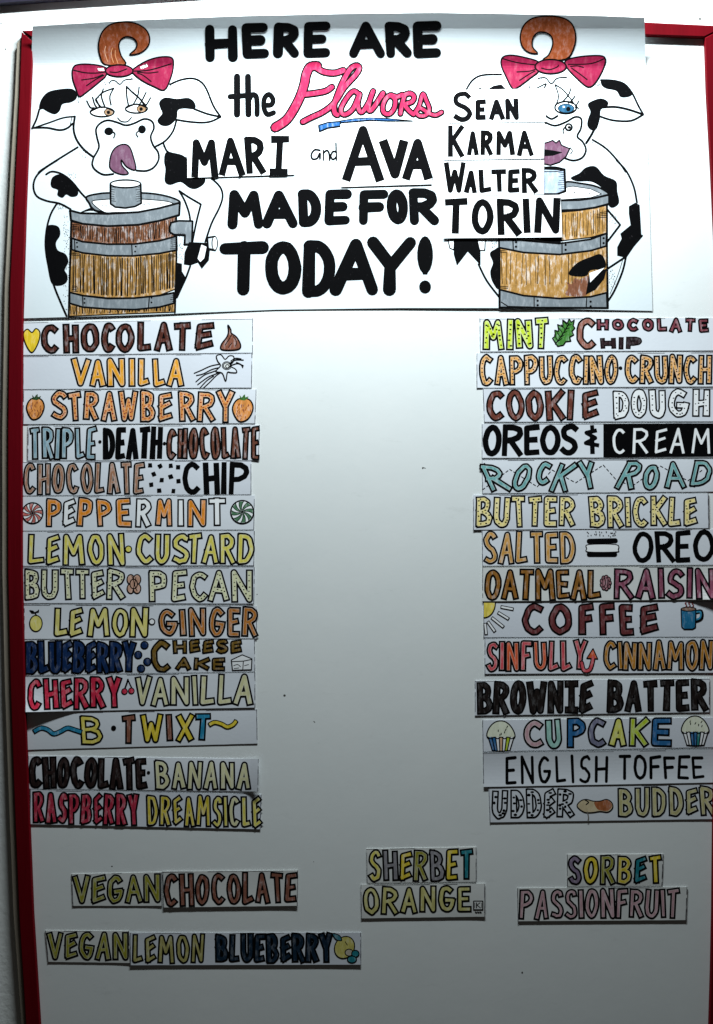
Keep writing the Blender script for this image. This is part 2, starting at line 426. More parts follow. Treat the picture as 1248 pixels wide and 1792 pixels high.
# ------------------------------------------------------------------ the poster
def ps(px, py):
    """how far the poster stands off: its top runs up and over the frame's top rail"""
    rows = py
    t = max(0.0, (119-rows)/88.0)
    b = 1.2 + 1.1*(.5+.5*math.sin(px/118+.6))*max(0.0, (py-130)/420)**2
    return b+88*(.315*(t-(1-math.exp(-18*t))/18)+.13*t*t) if t > 0 else b
pst_top = [(57, 46), (120, 42), (240, 35), (420, 28), (600, 24), (760, 22), (940, 25), (1060, 28), (1128, 31)]
pst_bot = [(42, 557), (250, 551), (480, 542), (700, 539), (900, 539), (1142, 544)]
def interp(tab, x):
    return at([(a, b) for a, b in tab], x)
po = P3(590, 548, 1)
poster = thing('cow_poster', 'large hand-drawn paper poster with two cartoon cows churning ice cream, taped over the board top', 'poster', po)
def poster_sheet():
    V = []; F = []; nx = 30
    rows = [0]
    ylist = [k*5 for k in range(4, 25)]
    # rows: follow the top edge first, then constant heights
    grid = []
    for i in range(nx+1):
        u = i/nx
        xt = 57+(1128-57)*u; xb = 42+(1142-42)*u
        yt = interp(pst_top, xt); yb = interp(pst_bot, xb)
        col = []
        ylev = [yt]+[y for y in range(50, 125, 5)]+[160, 220, 300, 380, 460, 520, yb]
        for y in ylev:
            tt = (y-yt)/(yb-yt); col.append((xt+(xb-xt)*tt, y))
        grid.append(col)
    m = len(grid[0])
    for c in grid:
        for (x, y) in c: V.append(P3(x, y, ps(x, y)))
    nf = len(V)
    for c in grid:
        for (x, y) in c: V.append(P3(x, y, ps(x, y)-1.0))
    def I(i, j): return i*m+j
    for i in range(nx):
        for j in range(m-1):
            F.append([I(i, j), I(i, j+1), I(i+1, j+1), I(i+1, j)]); F.append([nf+I(i, j), nf+I(i+1, j), nf+I(i+1, j+1), nf+I(i, j+1)])
    for i in range(nx):
        F.append([I(i, 0), I(i+1, 0), nf+I(i+1, 0), nf+I(i, 0)]); F.append([I(i, m-1), nf+I(i, m-1), nf+I(i+1, m-1), I(i+1, m-1)])
    for j in range(m-1):
        F.append([I(0, j), nf+I(0, j), nf+I(0, j+1), I(0, j+1)]); F.append([I(nx, j), I(nx, j+1), nf+I(nx, j+1), nf+I(nx, j)])
    o = mesh_obj('sheet', V, F, [M_POSTER], None, poster, po)
    bm_fix(o)
poster_sheet()
COW = [None]
def PB(nk, name, lift, label=None): return nk.build(name, ps, lift, COW[0] or poster, po, 5, label)
def cow_part(label):
    o = bpy.data.objects.new('cow_drawing', None); C.objects.link(o); o.parent = poster; o['label'] = label; o.empty_display_size = .05; COW[0] = o

# headline words, every letter where it stands
def hword(name, spans, fw, style='round', ow=0, lift=.35, jit=.015, label=None, fill=None):
    nk = Ink()
    for (c, x0, x1, y0, y1) in spans:
        letter(nk, c, x0, y0, x1, y1, fill or K, fw, ow, style, 0, jit)
    return PB(nk, name, lift, label)
hword('word', [('H', 359, 416, 44, 108), ('E', 424, 470, 40, 102), ('R', 479, 525, 40, 101), ('E', 531, 579, 37, 101)], 16.5)
hword('word', [('A', 610, 673, 38, 101), ('R', 674, 720, 38, 101), ('E', 723, 772, 37, 101)], 16.5)
hword('word', [('M', 397, 460, 333, 400), ('A', 458, 520, 334, 399), ('D', 522, 562, 332, 396), ('E', 568, 615, 331, 394)], 17)
hword('word', [('F', 628, 679, 332, 394), ('O', 677, 714, 332, 392), ('R', 716, 768, 329, 394)], 17)
hword('word', [('T', 382, 470, 423, 516), ('O', 464, 527, 422, 515), ('D', 530, 588, 421, 520), ('A', 579, 664, 417, 517), ('Y', 640, 727, 414, 516)], 21.5)
nk = Ink(); nk.disc(744, 446, 14, K, 18, 33); nk.disc(744, 502, 10.5, K, 14, 11.5)
nk.raw([(731, 440), (757, 440), (748, 480), (740, 480)], K); PB(nk, 'exclamation_mark', .35)
nk = Ink()
nk.stroke([(415, 134), (415, 200)], 11.5, K); nk.stroke([(403, 169), (431, 167)], 9.5, K)
nk.stroke([(434, 134), (435, 200)], 11, K); nk.stroke(catmull([(435, 176), (441, 166), (448, 168), (450, 180), (450, 200)]), 9.5, K)
nk.stroke(catmull([(465, 184), (475, 183), (478, 174), (471, 165), (463, 172), (462, 188), (468, 200), (479, 197)]), 9, K)
PB(nk, 'word', .35)
nk = Ink()
nk.stroke(catmull([(560, 263), (551, 262), (545, 270), (547, 278), (555, 277), (560, 268), (560, 278)]), 3.3, K)
nk.stroke([(566, 263), (566, 280)], 2.8, K); nk.stroke(catmull([(566, 268), (572, 263), (576, 268), (577, 280)]), 3.3, K)
nk.stroke(catmull([(589, 266), (583, 265), (579, 273), (583, 279), (589, 274)]), 3.3, K); nk.stroke([(588, 250), (589, 280)], 2.8, K)
PB(nk, 'word', .35)
# Flavors in pink script
ZT = (320, 20, 2.6); PINK = ink('#961440', .35, .08)
nk = Ink(ZT)
fl = [('612 248 580 252 562 285 553 330 535 385 505 445 470 495 420 528', 13.5), ('600 250 640 274 690 280 730 268', 8.5), ('548 378 600 372 650 362 678 344', 8),
      ('546 502 585 482 640 456 690 415 735 345 785 290 803 258 790 246 762 262 728 320 700 390 688 430 692 462 704 470', 7.5),
      ('800 375 778 362 752 385 722 435 722 462 742 468 775 442 805 375 796 420 806 455 822 452 850 405 866 362', 6.5),
      ('866 362 852 400 844 442 856 450 880 420 910 372 905 385', 7), ('945 380 925 395 910 430 915 460 940 466 962 440 966 400 945 380 975 388 998 378', 6.5),
      ('1010 380 998 420 990 465', 6.5), ('1000 384 1032 372 1052 386 1044 410 1012 424 1030 452 1050 468', 6.5),
      ('1050 468 1075 430 1092 375 1108 405 1122 445 1105 472 1075 474 1062 455 1082 440 1118 462 1150 472 1178 458', 5.5)]
for s_, wd in fl: nk.stroke(catmull(PT(s_, ZT), False, 4), wd+5.4, K, seg=8)
for s_, wd in fl: nk.stroke(catmull(PT(s_, ZT), False, 4), wd, PINK, seg=8)
PB(nk, 'word', .45, 'pink brush-script lettering with black contour')
nk = Ink(ZT); BL = ink('#0f4c84', .5, .2)
nk.area('618 518 660 505 718 500 716 522 660 530 622 546', BL, 2.4, False)
nk.area('716 498 780 488 850 484 930 487 1045 498 930 498 850 495 718 506', BL, 2.0, False)
PB(nk, 'underline', .55, 'blue underline stroke beneath the script word')

# --- the cows
BROWN = ink('#964a26', .9, .12); BOW = ink('#7c0e34', .35, .03); MAUVE = ink('#664258', .3, .08); GREY = ink('#72797f', .2, .15)
WOODT = ink('#a67c42', .9, .45); WOODM = ink('#75492f', .7, .4); IRIS = ink('#8a6a4c', .5, .2); WHITE = M_CARD; IRISB = ink('#184c6a', .5, .1)
LW = 3.5
def hatch(nk, x0, x1, ytop, ybot, step, wmin=.5, wmax=1.5):
    wmin *= 1.35; wmax *= 1.45
    x = x0
    while x < x1:
        yt = ytop(x)+R.uniform(0, 8); yb = ybot(x)-R.uniform(0, 8)
        a = (nk.T[0]+x/nk.T[2], nk.T[1]+yt/nk.T[2]); b = (nk.T[0]+(x+R.uniform(-5, 5))/nk.T[2], nk.T[1]+yb/nk.T[2])
        mid = ((a[0]+b[0])/2+R.uniform(-.8, .8), (a[1]+b[1])/2)
        nk.stroke([a, mid, b], R.uniform(wmin, wmax), K, seg=5); x += step*R.uniform(.6, 1.4)

Z1 = (0, 0, 2.971); Z2 = (0, 280, 2.971); Z3 = (760, 0, 2.557); Z4 = (760, 280, 2.557)
def pl(tab):
    return lambda x: at(tab, x)
# left cow, body
cow_part('left cow with brown eyes, mauve tongue out, one arm in the churn')
nk = Ink(Z2)
nk.line('300 0 230 45 187 88 174 140 192 188 245 213 310 226 368 256', LW)
nk.line('240 75 270 60 320 72 372 110 430 180 480 225 535 268', LW)
nk.line('295 228 265 280 245 350 237 440 250 540 280 650 318 745 347 812', LW)
nk.area('265 120 275 90 310 75 350 90 380 120 405 160 400 185 370 190 345 178 325 195 300 182 302 155 272 142', K, 1)
nk.area('243 350 270 338 305 350 312 390 290 430 300 470 340 490 355 530 335 570 350 600 345 635 310 652 270 640 250 560 238 470 236 400', K, 1)
nk.area('420 272 470 262 525 266 488 246', K, 1)
nk.line('1100 95 1145 140 1158 190 1140 250 1100 330 1068 425', LW)
nk.line('1045 230 1022 320 1000 430', LW); nk.line('932 160 980 192 1045 230', LW); nk.line('932 160 960 210 982 270 990 315', LW)
nk.line('990 550 968 610 945 660 920 715', LW)
nk.area('918 535 945 540 945 580 965 612 940 665 916 712', K, 1, False)
nk.T = Z1
nk.line('405 765 300 830 215 885 200 900', LW); nk.line('850 745 868 785 900 800 968 822', LW)
nk.area('862 795 900 795 968 822 1000 920 1062 925 1060 955 1020 980 985 975 940 945 885 960 858 940 862 880 855 840', K, 1)
nk.T = Z2
nk.stipple(300, 232, 345, 255, 22); nk.stipple(330, 290, 362, 800, 90); nk.stipple(925, 400, 955, 520, 24); nk.stipple(330, 62, 395, 95, 18)
nk.T = Z1; nk.stipple(410, 780, 470, 820, 16); nk.stipple(820, 755, 850, 790, 10)
cb = PB(nk, 'cow_body', .20, 'left cow, arms and spotted body in black marker')
# left cow, barrel
nk = Ink(Z2)
nk.area('450 192 510 176 575 171 735 171 830 180 905 200 937 222 905 250 800 262 650 270 520 268 480 250 465 225', GREY, LW)
nk.area('478 218 540 206 650 200 800 208 880 218 905 234 860 250 720 268 600 272 540 270', M_CARD, 1.8)
nk.stipple(740, 222, 860, 234, 26, .8); nk.stipple(515, 232, 570, 244, 10, .8)
nk.area('575 128 575 228 600 245 652 250 702 242 735 225 732 125 652 140', GREY, LW, False)
nk.oval(653, 124, 79, 20, M_CARD, 3.2)
for y in range(140, 222, 12):
    nk.line('%d %d %d %d' % (578, y, 596+R.randint(-4, 6), y+3), 1, smooth=False); nk.line('%d %d %d %d' % (730, y, 712+R.randint(-6, 6), y+3), 1, smooth=False)
nk.area('372 322 430 334 560 344 720 338 830 318 915 290 918 400 830 422 700 437 560 440 430 427 372 408', WOODM, 1.6, False)
hatch(nk, 382, 912, pl([(372, 335), (560, 350), (720, 343), (915, 300)]), pl([(372, 402), (560, 432), (700, 430), (918, 392)]), 8.5, .4, 1.3)
nk.area('372 466 430 483 560 498 690 499 830 486 918 470 910 672 830 702 700 716 560 716 430 702 362 688', WOODT, 1.6, False)
hatch(nk, 378, 908, pl([(372, 478), (560, 506), (700, 506), (918, 480)]), pl([(362, 680), (560, 708), (700, 708), (910, 664)]), 8.5, .5, 1.6)
nk.area('362 746 430 766 560 776 700 778 830 766 908 746 912 790 640 800 358 812', WOODT, 1.6, False)
hatch(nk, 366, 908, pl([(362, 754), (560, 782), (908, 752)]), pl([(358, 806), (912, 786)]), 12, .6, 1.6)
nk.area('372 406 430 425 560 438 700 437 830 420 918 396 920 468 830 486 690 499 560 498 430 483 372 466', GREY, LW, False)
nk.area('362 688 430 705 560 720 700 718 830 705 905 690 905 745 830 765 700 778 560 775 430 765 362 745', GREY, LW, False)
nk.area('364 262 420 277 560 280 720 271 830 250 936 222 932 286 830 316 720 337 560 344 430 332 370 314', GREY, LW+.4, False)
for t_ in ('388 416 390 470', '685 440 688 497', '430 710 432 757', '777 714 772 768'): nk.line(t_, 2, smooth=False)
for (x, y) in ((400, 430), (402, 452), (706, 450), (703, 476), (440, 722), (440, 743), (788, 716), (788, 741)): nk.oval(x, y, 3.2, 3.2, K, 1.4, n=7)
for y in list(range(335, 365, 9))+list(range(478, 500, 8))+list(range(655, 685, 9)):
    nk.line('374 %d %d %d' % (y, 398+R.randint(0, 16), y+2), 1.4, smooth=False)
for y in list(range(410, 470, 10))+list(range(690, 745, 11))+list(range(478, 505, 8)):
    nk.line('916 %d %d %d' % (y, 896-R.randint(0, 12), y+2), 1.2, smooth=False)
nk.line('371 318 366 500 358 812', LW, smooth=False); nk.line('917 290 918 500 910 792', LW, smooth=False)
PB(nk, 'churn_barrel', .30, 'wood-hatched churn barrel with grey hoops and grey motor')
nk = Ink(Z2)
nk.area('882 350 890 326 930 316 1002 318 998 436 960 440 962 390 905 388 884 376', GREY, LW, False)
nk.stipple(905, 378, 960, 396, 10)
nk.area('1078 404 1118 398 1120 468 1082 462', ink('#c3c9cf', .2, .3), LW, False); nk.oval(1117, 433, 14, 35, M_CARD, 2)
nk.area('985 428 1080 432 1090 470 1085 520 1050 562 1030 530 990 545 958 540 962 480', K, 1, False)
nk.area('1028 512 1048 440 1074 452 1062 510 1042 530', M_CARD, 0, False)
PB(nk, 'crank', .42, 'grey crank handle held by a black hoof')
# left cow, head
nk = Ink(Z1)
nk.line('205 568 190 620 167 668', LW); nk.line('167 668 260 636 330 612 390 605', 2.8); nk.line('175 664 245 664 310 676 350 666 378 642', LW)
nk.area('205 566 215 520 250 480 310 465 370 462 395 480 398 510 370 530 325 540 310 575 285 592 250 580 225 565', K, 1)
nk.line('366 648 374 612', 1.4, smooth=False)
nk.line('390 605 383 670 400 728 440 780 488 817', LW+.3); nk.line('918 625 900 682 860 732 808 762', LW)
nk.line('885 438 940 415 1000 407 1045 425 1075 465 1110 550 1148 607', LW); nk.line('1148 607 1080 592 1010 566', LW)
nk.line('918 622 980 632 1050 637 1100 630 1148 607', LW)
nk.area('835 560 830 530 860 508 920 515 980 510 1012 535 1012 565 960 562 925 572 918 615 880 650 840 650 820 625 845 590', K, 1)
nk.line('570 432 578 420 600 420 624 438 648 416 690 410', 2.2); nk.stipple(530, 425, 572, 440, 14); nk.stipple(665, 405, 700, 430, 18); nk.stipple(400, 505, 425, 535, 12); nk.stipple(862, 440, 900, 470, 14)
nk.line('612 612 630 630 662 632 684 610', 2.2)
# muzzle
nk.line('488 817 515 765 505 715 500 672 520 642 560 625 610 636 655 651 700 640 750 618 790 630 801 665 784 710 797 755 822 790 825 830 800 870 760 888 710 886', LW)
nk.line('488 817 480 855 498 885 540 908 590 904', LW)
nk.oval(566, 682, 22, 19, K, 1); nk.line('580 682 598 695 592 716', 2.6); nk.oval(739, 672, 19, 20, K, 1); nk.line('722 680 708 695 718 712', 2.4)
nk.area('570 850 578 805 600 768 640 750 672 762 692 810 706 882 660 868 632 832 636 862 668 900 640 908 600 897 574 875', MAUVE, 2.6)
PB(nk, 'cow_head', .30, 'left cow face with black ear patches and mauve tongue')
nk = Ink(Z1)
for (cx, cy, rx, ry, ix) in ((532, 582, 62, 24, 566), (710, 565, 57, 22, 736)):
    nk.oval(cx, cy, rx, ry, M_CARD, 2.8); nk.oval(ix, cy+1, 24, 18, IRIS, 1.6); nk.oval(ix-2, cy+2, 8, 9, K, 1, n=8)
    nk.line('%d %d %d %d %d %d' % (cx-rx, cy-2, cx, cy-ry-2, cx+rx, cy-4), 3)
for t_ in ('592 458 572 500 578 545', '592 458 535 480 500 515', '500 515 520 556', '538 462 528 500 548 560', '512 505 498 520 530 562', '452 524 470 558 490 560', '482 505 492 540 505 560',
           '658 448 660 500 668 545', '658 448 690 480 720 505', '724 452 716 500 690 548', '724 452 716 500 690 548', '690 478 735 520 748 545', '760 480 740 520 722 548', '783 508 765 540 752 552', '720 505 760 548'):
    nk.line(t_, 2.6)
PB(nk, 'eyes', .42, 'two lidded brown eyes with long lashes')
nk = Ink(Z1)
nk.area('548 336 520 290 513 230 530 170 570 130 630 115 700 120 755 150 778 195 770 240 730 275 676 284 705 255 712 225 695 200 660 190 630 205 618 240 630 290 652 336', BROWN, 2.6)
nk.line('560 320 545 270 550 240', 1, ink('#e0a070', .2, .4)); nk.line('590 325 578 280 585 250', 1, ink('#e0a070', .2, .4)); nk.line('612 325 600 290 600 262', 1, ink('#e0a070', .2, .4))
PB(nk, 'hair_curl', .36, 'brown marker hair curl')
nk = Ink(Z1)
nk.area('550 352 480 335 405 336 378 358 378 410 395 462 413 502 450 480 520 424 552 392', BOW, 2.8)
nk.area('690 362 760 318 830 297 892 300 902 340 890 400 856 468 800 450 740 420 695 384', BOW, 2.8)
nk.area('508 355 538 354 543 368 512 368', M_CARD, 0, False); nk.area('724 350 762 332 770 345 738 358', M_CARD, 0, False)
nk.stipple(500, 352, 545, 372, 8, .8); nk.stipple(722, 335, 772, 358, 12, .9)
nk.line('380 364 440 378 500 380 548 374', 2.4); nk.line('695 370 780 364 890 332', 2.4)
for t_ in ('425 416 490 406 535 388', '450 446 500 412 540 392', '715 374 770 380 822 374', '715 380 745 392 786 424'): nk.line(t_, 2.2)
nk.oval(620, 368, 72, 31, BOW, 3); nk.line('572 374 610 376 660 358', 2.2)
PB(nk, 'bow', .52, 'crimson hair bow on the left cow')

# right cow
cow_part('right cow with one blue eye and mauve lips, half hidden by name cards')
nk = Ink(Z4)
nk.line('815 0 860 50 893 120 907 190', LW)
nk.area('612 80 650 60 680 34 722 30 760 70 812 95 818 140 826 190 800 212 780 200 775 150 740 115 700 95 640 94', K, 1)
nk.area('872 208 900 192 918 202 926 340 890 380 855 435 820 427 820 390 840 352 834 330 880 292 872 240', K, 1, False)
nk.line('775 222 832 290 775 365 748 425 768 488', LW, smooth=False); nk.line('930 338 890 385 858 432 770 490', LW, smooth=False)
nk.line('858 432 842 500 806 585 778 630', LW); nk.line('845 440 820 520 786 600', 1.0)
nk.stipple(780, 490, 810, 580, 30); nk.stipple(780, 240, 815, 290, 16); nk.stipple(255, 355, 285, 395, 18)
nk.line('198 466 235 540 290 612', LW)
nk.area('250 420 270 402 293 406 291 570 262 545 252 500 264 460', K, 1)
nk.area('62 358 90 355 88 402 70 394', M_CARD, 2.0, False); nk.area('192 350 229 350 226 405 200 404', M_CARD, 2.0, False)
nk.area('90 350 192 350 206 410 206 468 150 408 102 470 88 420', K, 1, False)
nk.stipple(205, 360, 225, 400, 14)
nk.T = Z3
nk.line('708 625 770 665 830 730 856 768', LW); nk.stipple(688, 628, 712, 662, 12)
PB(nk, 'cow_body', .20, 'right cow, spotted body and arm in black marker')
nk = Ink(Z4)
nk.area('585 100 650 104 730 120 783 156 720 172 640 182 560 184 560 150', GREY, LW)
nk.area('560 128 620 118 700 130 748 152 700 168 560 178', M_CARD, 1.4, False); nk.stipple(600, 138, 700, 152, 26, .9)
nk.area('485 38 583 42 587 140 550 153 480 153', ink('#9aa8bb', .25, .3), LW+.6, False)
nk.line('484 34 540 32 583 42', 3.2); nk.line('484 52 540 52 583 46', 1.8)
for y in range(55, 140, 9): nk.line('584 %d %d %d' % (y, 562+R.randint(-8, 8), y+2), 1, smooth=False)
nk.area('555 235 650 227 720 215 772 203 772 326 700 346 560 362 548 362', WOODT, 1.6, False)
hatch(nk, 575, 770, pl([(560, 240), (650, 234), (772, 212)]), pl([(560, 352), (700, 338), (772, 318)]), 11, .3, 1)
nk.area('295 396 400 416 560 424 700 407 772 387 772 592 700 612 560 620 400 607 295 580', WOODT, 1.6, False)
nk.area('590 606 600 570 592 545 615 556 628 528 650 535 690 518 686 560 680 606', ink('#7a4c36', .7, .35), 0)
hatch(nk, 300, 765, pl([(295, 402), (400, 422), (560, 430), (772, 396)]), pl([(295, 560), (560, 560), (772, 540)]), 22, .3, 1.0)
nk.area('555 181 650 179 720 170 783 155 783 196 720 213 650 223 555 226', GREY, LW+.4, False)
nk.area('290 350 420 362 560 374 700 355 772 328 770 385 700 406 560 423 400 414 290 392', GREY, LW, False)
nk.area('420 350 570 345 565 368 500 362', K, 1, False)
nk.area('293 580 400 607 560 620 700 612 772 594 775 662 293 660', GREY, LW, False)
for t_ in ('352 356 354 402', '572 368 572 420', '744 342 744 390', '447 612 447 658', '683 614 680 662', '300 636 330 655 440 658'): nk.line(t_, 2, smooth=False)
for (x, y) in ((366, 368), (366, 388), (588, 380), (588, 402), (758, 350), (758, 372), (463, 630), (463, 650), (700, 634), (700, 655)): nk.oval(x, y, 3.6, 3.6, K, 1.6, n=7)
for y in (232, 240, 248, 256, 396, 404, 412, 565, 572): nk.line('%d %d %d %d' % ((770, y, 728+R.randint(-10, 14), y+3) if y < 300 else (296, y, 326+R.randint(-6, 14), y+3)), 1.4, smooth=False)
nk.line('773 204 773 400 777 662', LW, smooth=False); nk.line('290 350 292 662', LW, smooth=False)
PB(nk, 'churn_barrel', .30, 'amber wood churn barrel with grey hoops on the right')
nk = Ink(Z4)
nk.area('602 508 640 462 700 435 748 424 766 480 700 492 682 516 640 520', K, 1); nk.area('770 488 760 530 720 580 680 600 690 540 694 516', K, 1, False)
nk.area('694 506 762 482 698 548', M_CARD, 0, False)
PB(nk, 'hoof', .42, 'black hoof laid over the right barrel')
nk = Ink(Z3)
nk.line('143 402 170 360 215 336 300 333', LW); nk.area('238 402 265 385 300 378 322 402', K, 1, False); nk.area('190 400 205 392 222 400', K, 0, False)
nk.line('745 358 800 360 850 375 885 415 912 470 935 511', LW); nk.area('750 360 800 361 850 376 884 412 875 430 835 433 815 405 770 395 750 380', K, 1)
nk.line('755 480 810 478 870 490 935 512', LW+.4); nk.line('935 512 880 540 800 538 740 520', LW)
nk.area('688 470 702 455 745 441 776 455 772 475 745 490 740 530 725 576 702 580 686 560 690 530 700 500', K, 1); nk.line('725 560 705 600 680 640', LW+.6)
nk.line('465 350 498 348 524 374 550 350 592 346', 2.4); nk.stipple(575, 325, 610, 360, 20); nk.stipple(445, 345, 485, 368, 14); nk.stipple(715, 360, 745, 385, 14); nk.stipple(300, 345, 318, 372, 10)
nk.line('500 518 525 532 552 518', LW)
nk.line('495 546 540 562 590 545 630 523 658 532 656 575 640 610 664 634 679 670 662 705 622 718 580 706', LW)
nk.oval(602, 569, 14, 14, M_CARD, 3.6); nk.oval(604, 570, 5, 5, K, 2, n=8); nk.line('586 568 577 580 578 596', 2.4); nk.line('608 660 618 675 610 688', 1.6)
nk.area('490 642 516 634 530 628 545 640 560 627 570 650 606 665 590 700 560 726 520 739 480 731', MAUVE, 2.4, False)
nk.area('485 668 530 674 572 682 530 696 485 698', K, 1, False)
PB(nk, 'cow_head', .30, 'right cow face with mauve lips and a black cheek patch')
nk = Ink(Z3)
nk.oval(588, 481, 48, 27, M_CARD, 3); nk.oval(590, 485, 36, 20, IRISB, 1.4); nk.oval(600, 488, 9, 10, K, 1, n=8); nk.oval(580, 478, 5, 4, M_CARD, 0, n=7)
for t_ in ('540 378 556 430 542 478 545 490', '540 378 575 400 605 435 622 458', '540 470 585 456 632 468', '612 395 600 425 574 455', '630 430 612 452 600 462', '648 450 632 478 636 486', '632 470 645 485', '424 384 436 404 500 374 484 402'):
    nk.line(t_, 2.2)
PB(nk, 'eyes', .42, 'one open blue eye with lashes')
nk = Ink(Z3)
nk.area('590 264 626 210 632 150 610 100 560 76 500 72 440 82 400 115 385 165 395 210 425 235 462 238 440 210 442 170 465 145 500 146 525 165 530 200 512 246 490 268', BROWN, 2.6)
PB(nk, 'hair_curl', .36, 'brown marker hair curl')
nk = Ink(Z3)
nk.area('468 278 400 256 340 247 305 258 300 292 320 340 350 396 376 390 430 350 468 318', BOW, 2.8)
nk.area('588 272 650 254 740 249 766 265 756 310 722 370 690 390 650 362 596 306', BOW, 2.8)
nk.line('305 262 370 280 450 290', 2.2); nk.line('762 262 700 285 600 288', 2.2)
for t_ in ('370 322 430 318 455 308', '382 360 420 335 450 318', '610 298 640 295 668 302', '615 305 650 330 684 356'): nk.line(t_, 2.2)
nk.oval(521, 298, 70, 32, BOW, 3); nk.line('480 305 515 312 550 300 556 292', 2.2)
PB(nk, 'bow', .52, 'crimson hair bow on the right cow')

# ------------------------------------------------------------------ small name cards on the poster
def sheet_mesh(name, quad, surf, th, mat, parent, org, nx=20, nv=5):
    (a, b, c, d) = quad; V = []; F = []; m = nv+1
    wob = [[(R.uniform(-.15, .15), R.uniform(-.12, .12)) for _ in range(m)] for _ in range(nx+1)]
    for L in (0, 1):
        for i in range(nx+1):
            for j in range(m):
                u, v = i/nx, j/nv
                x = (a[0]*(1-u)+b[0]*u)*(1-v)+(d[0]*(1-u)+c[0]*u)*v; y = (a[1]*(1-u)+b[1]*u)*(1-v)+(d[1]*(1-u)+c[1]*u)*v
                if i in (0, nx): x += wob[i][j][0]
                if j in (0, nv): y += wob[i][j][1]
                V.append(P3(x, y, surf(x, y)-L*th))
    nf = (nx+1)*m
    I = lambda i, j: i*m+j
    for i in range(nx):
        for j in range(nv):
            F.append([I(i, j), I(i, j+1), I(i+1, j+1), I(i+1, j)]); F.append([nf+I(i, j), nf+I(i+1, j), nf+I(i+1, j+1), nf+I(i, j+1)])
        F.append([I(i, 0), I(i+1, 0), nf+I(i+1, 0), nf+I(i, 0)]); F.append([I(i, nv), nf+I(i, nv), nf+I(i+1, nv), I(i+1, nv)])
    for j in range(nv):
        F.append([I(0, j), nf+I(0, j), nf+I(0, j+1), I(0, j+1)]); F.append([I(nx, j), I(nx, j+1), nf+I(nx, j+1), nf+I(nx, j)])
    o = mesh_obj(name, V, F, [mat], None, parent, org); return o

def card(label, quad, spans, fw, depth, jit=.015, bow=.5):
    org = P3((quad[3][0]+quad[2][0])/2, (quad[3][1]+quad[2][1])/2, 2)
    x0, x1, y0, y1 = quad[0][0], quad[1][0], quad[0][1], quad[3][1]
    th = .7
    def surf(x, y):
        v = min(1, max(0, (y-y0)/(y1-y0))); u = min(1, max(0, (x-x0)/(x1-x0)))
        return ps(x, y)+depth+bow*(v**2)*(.3+.7*u)
    t = thing('name_card', label, 'name card', org, 'name cards stuck on the cow poster')
    sheet_mesh('paper', quad, surf, th, M_CARD, t, org)
    nk = Ink()
    for (c, a, b, p, q) in spans: letter(nk, c, a, p, b, q, K, fw, 0, 'butt', 0, jit)
    nk.build('word', surf, .22, t, org, 12)
card('white paper card with four bold black letters, left of the small word and', [(328, 238), (515, 233), (516, 305), (328, 311)],
     [('M', 334, 381, 244, 311), ('A', 382, 428, 240, 308), ('R', 429, 464, 239, 305), ('i', 472, 506, 238, 307)], 12.5, 1.5)
card('white paper card with three bold black letters, right of the small word and', [(596, 218), (757, 216), (756, 322), (597, 327)],
     [('A', 600, 672, 221, 318), ('V', 666, 715, 244, 312), ('A', 705, 756, 243, 315)], 15.5, 1.5)
card('topmost and shortest-lettered of the four white name cards over the right cow', [(784, 158), (955, 155), (955, 213), (784, 215)],
     [('S', 792, 826, 160, 213), ('E', 832, 851, 174, 210), ('A', 856, 883, 174, 210), ('N', 884, 908, 172, 210)], 8.6, 1.9)
card('white name card starting with K, second from top over the right cow', [(778, 217), (953, 215), (952, 277), (776, 280)],
     [('K', 784, 812, 219, 275), ('A', 817, 838, 229, 272), ('R', 841, 863, 228, 272), ('M', 867, 900, 229, 272), ('A', 904, 933, 228, 273)], 8.6, 2.1)
card('white name card starting with W, third from top over the right cow', [(775, 282), (952, 280), (952, 340), (774, 343)],
     [('W', 777, 815, 283, 337), ('A', 813, 835, 298, 338), ('L', 838, 860, 296, 338), ('T', 860, 887, 296, 336), ('E', 889, 910, 296, 337), ('R', 913, 941, 294, 338)], 8.8, 2.2)
card('lowest and largest-lettered of the four white name cards over the right cow', [(775, 344), (981, 341), (984, 415), (776, 417)],
     [('T', 777, 818, 347, 409), ('O', 825, 864, 348, 410), ('R', 870, 911, 348, 412), ('I', 914, 929, 347, 408), ('N', 936, 980, 345, 408)], 12.2, 2.4, .015, 1.0)

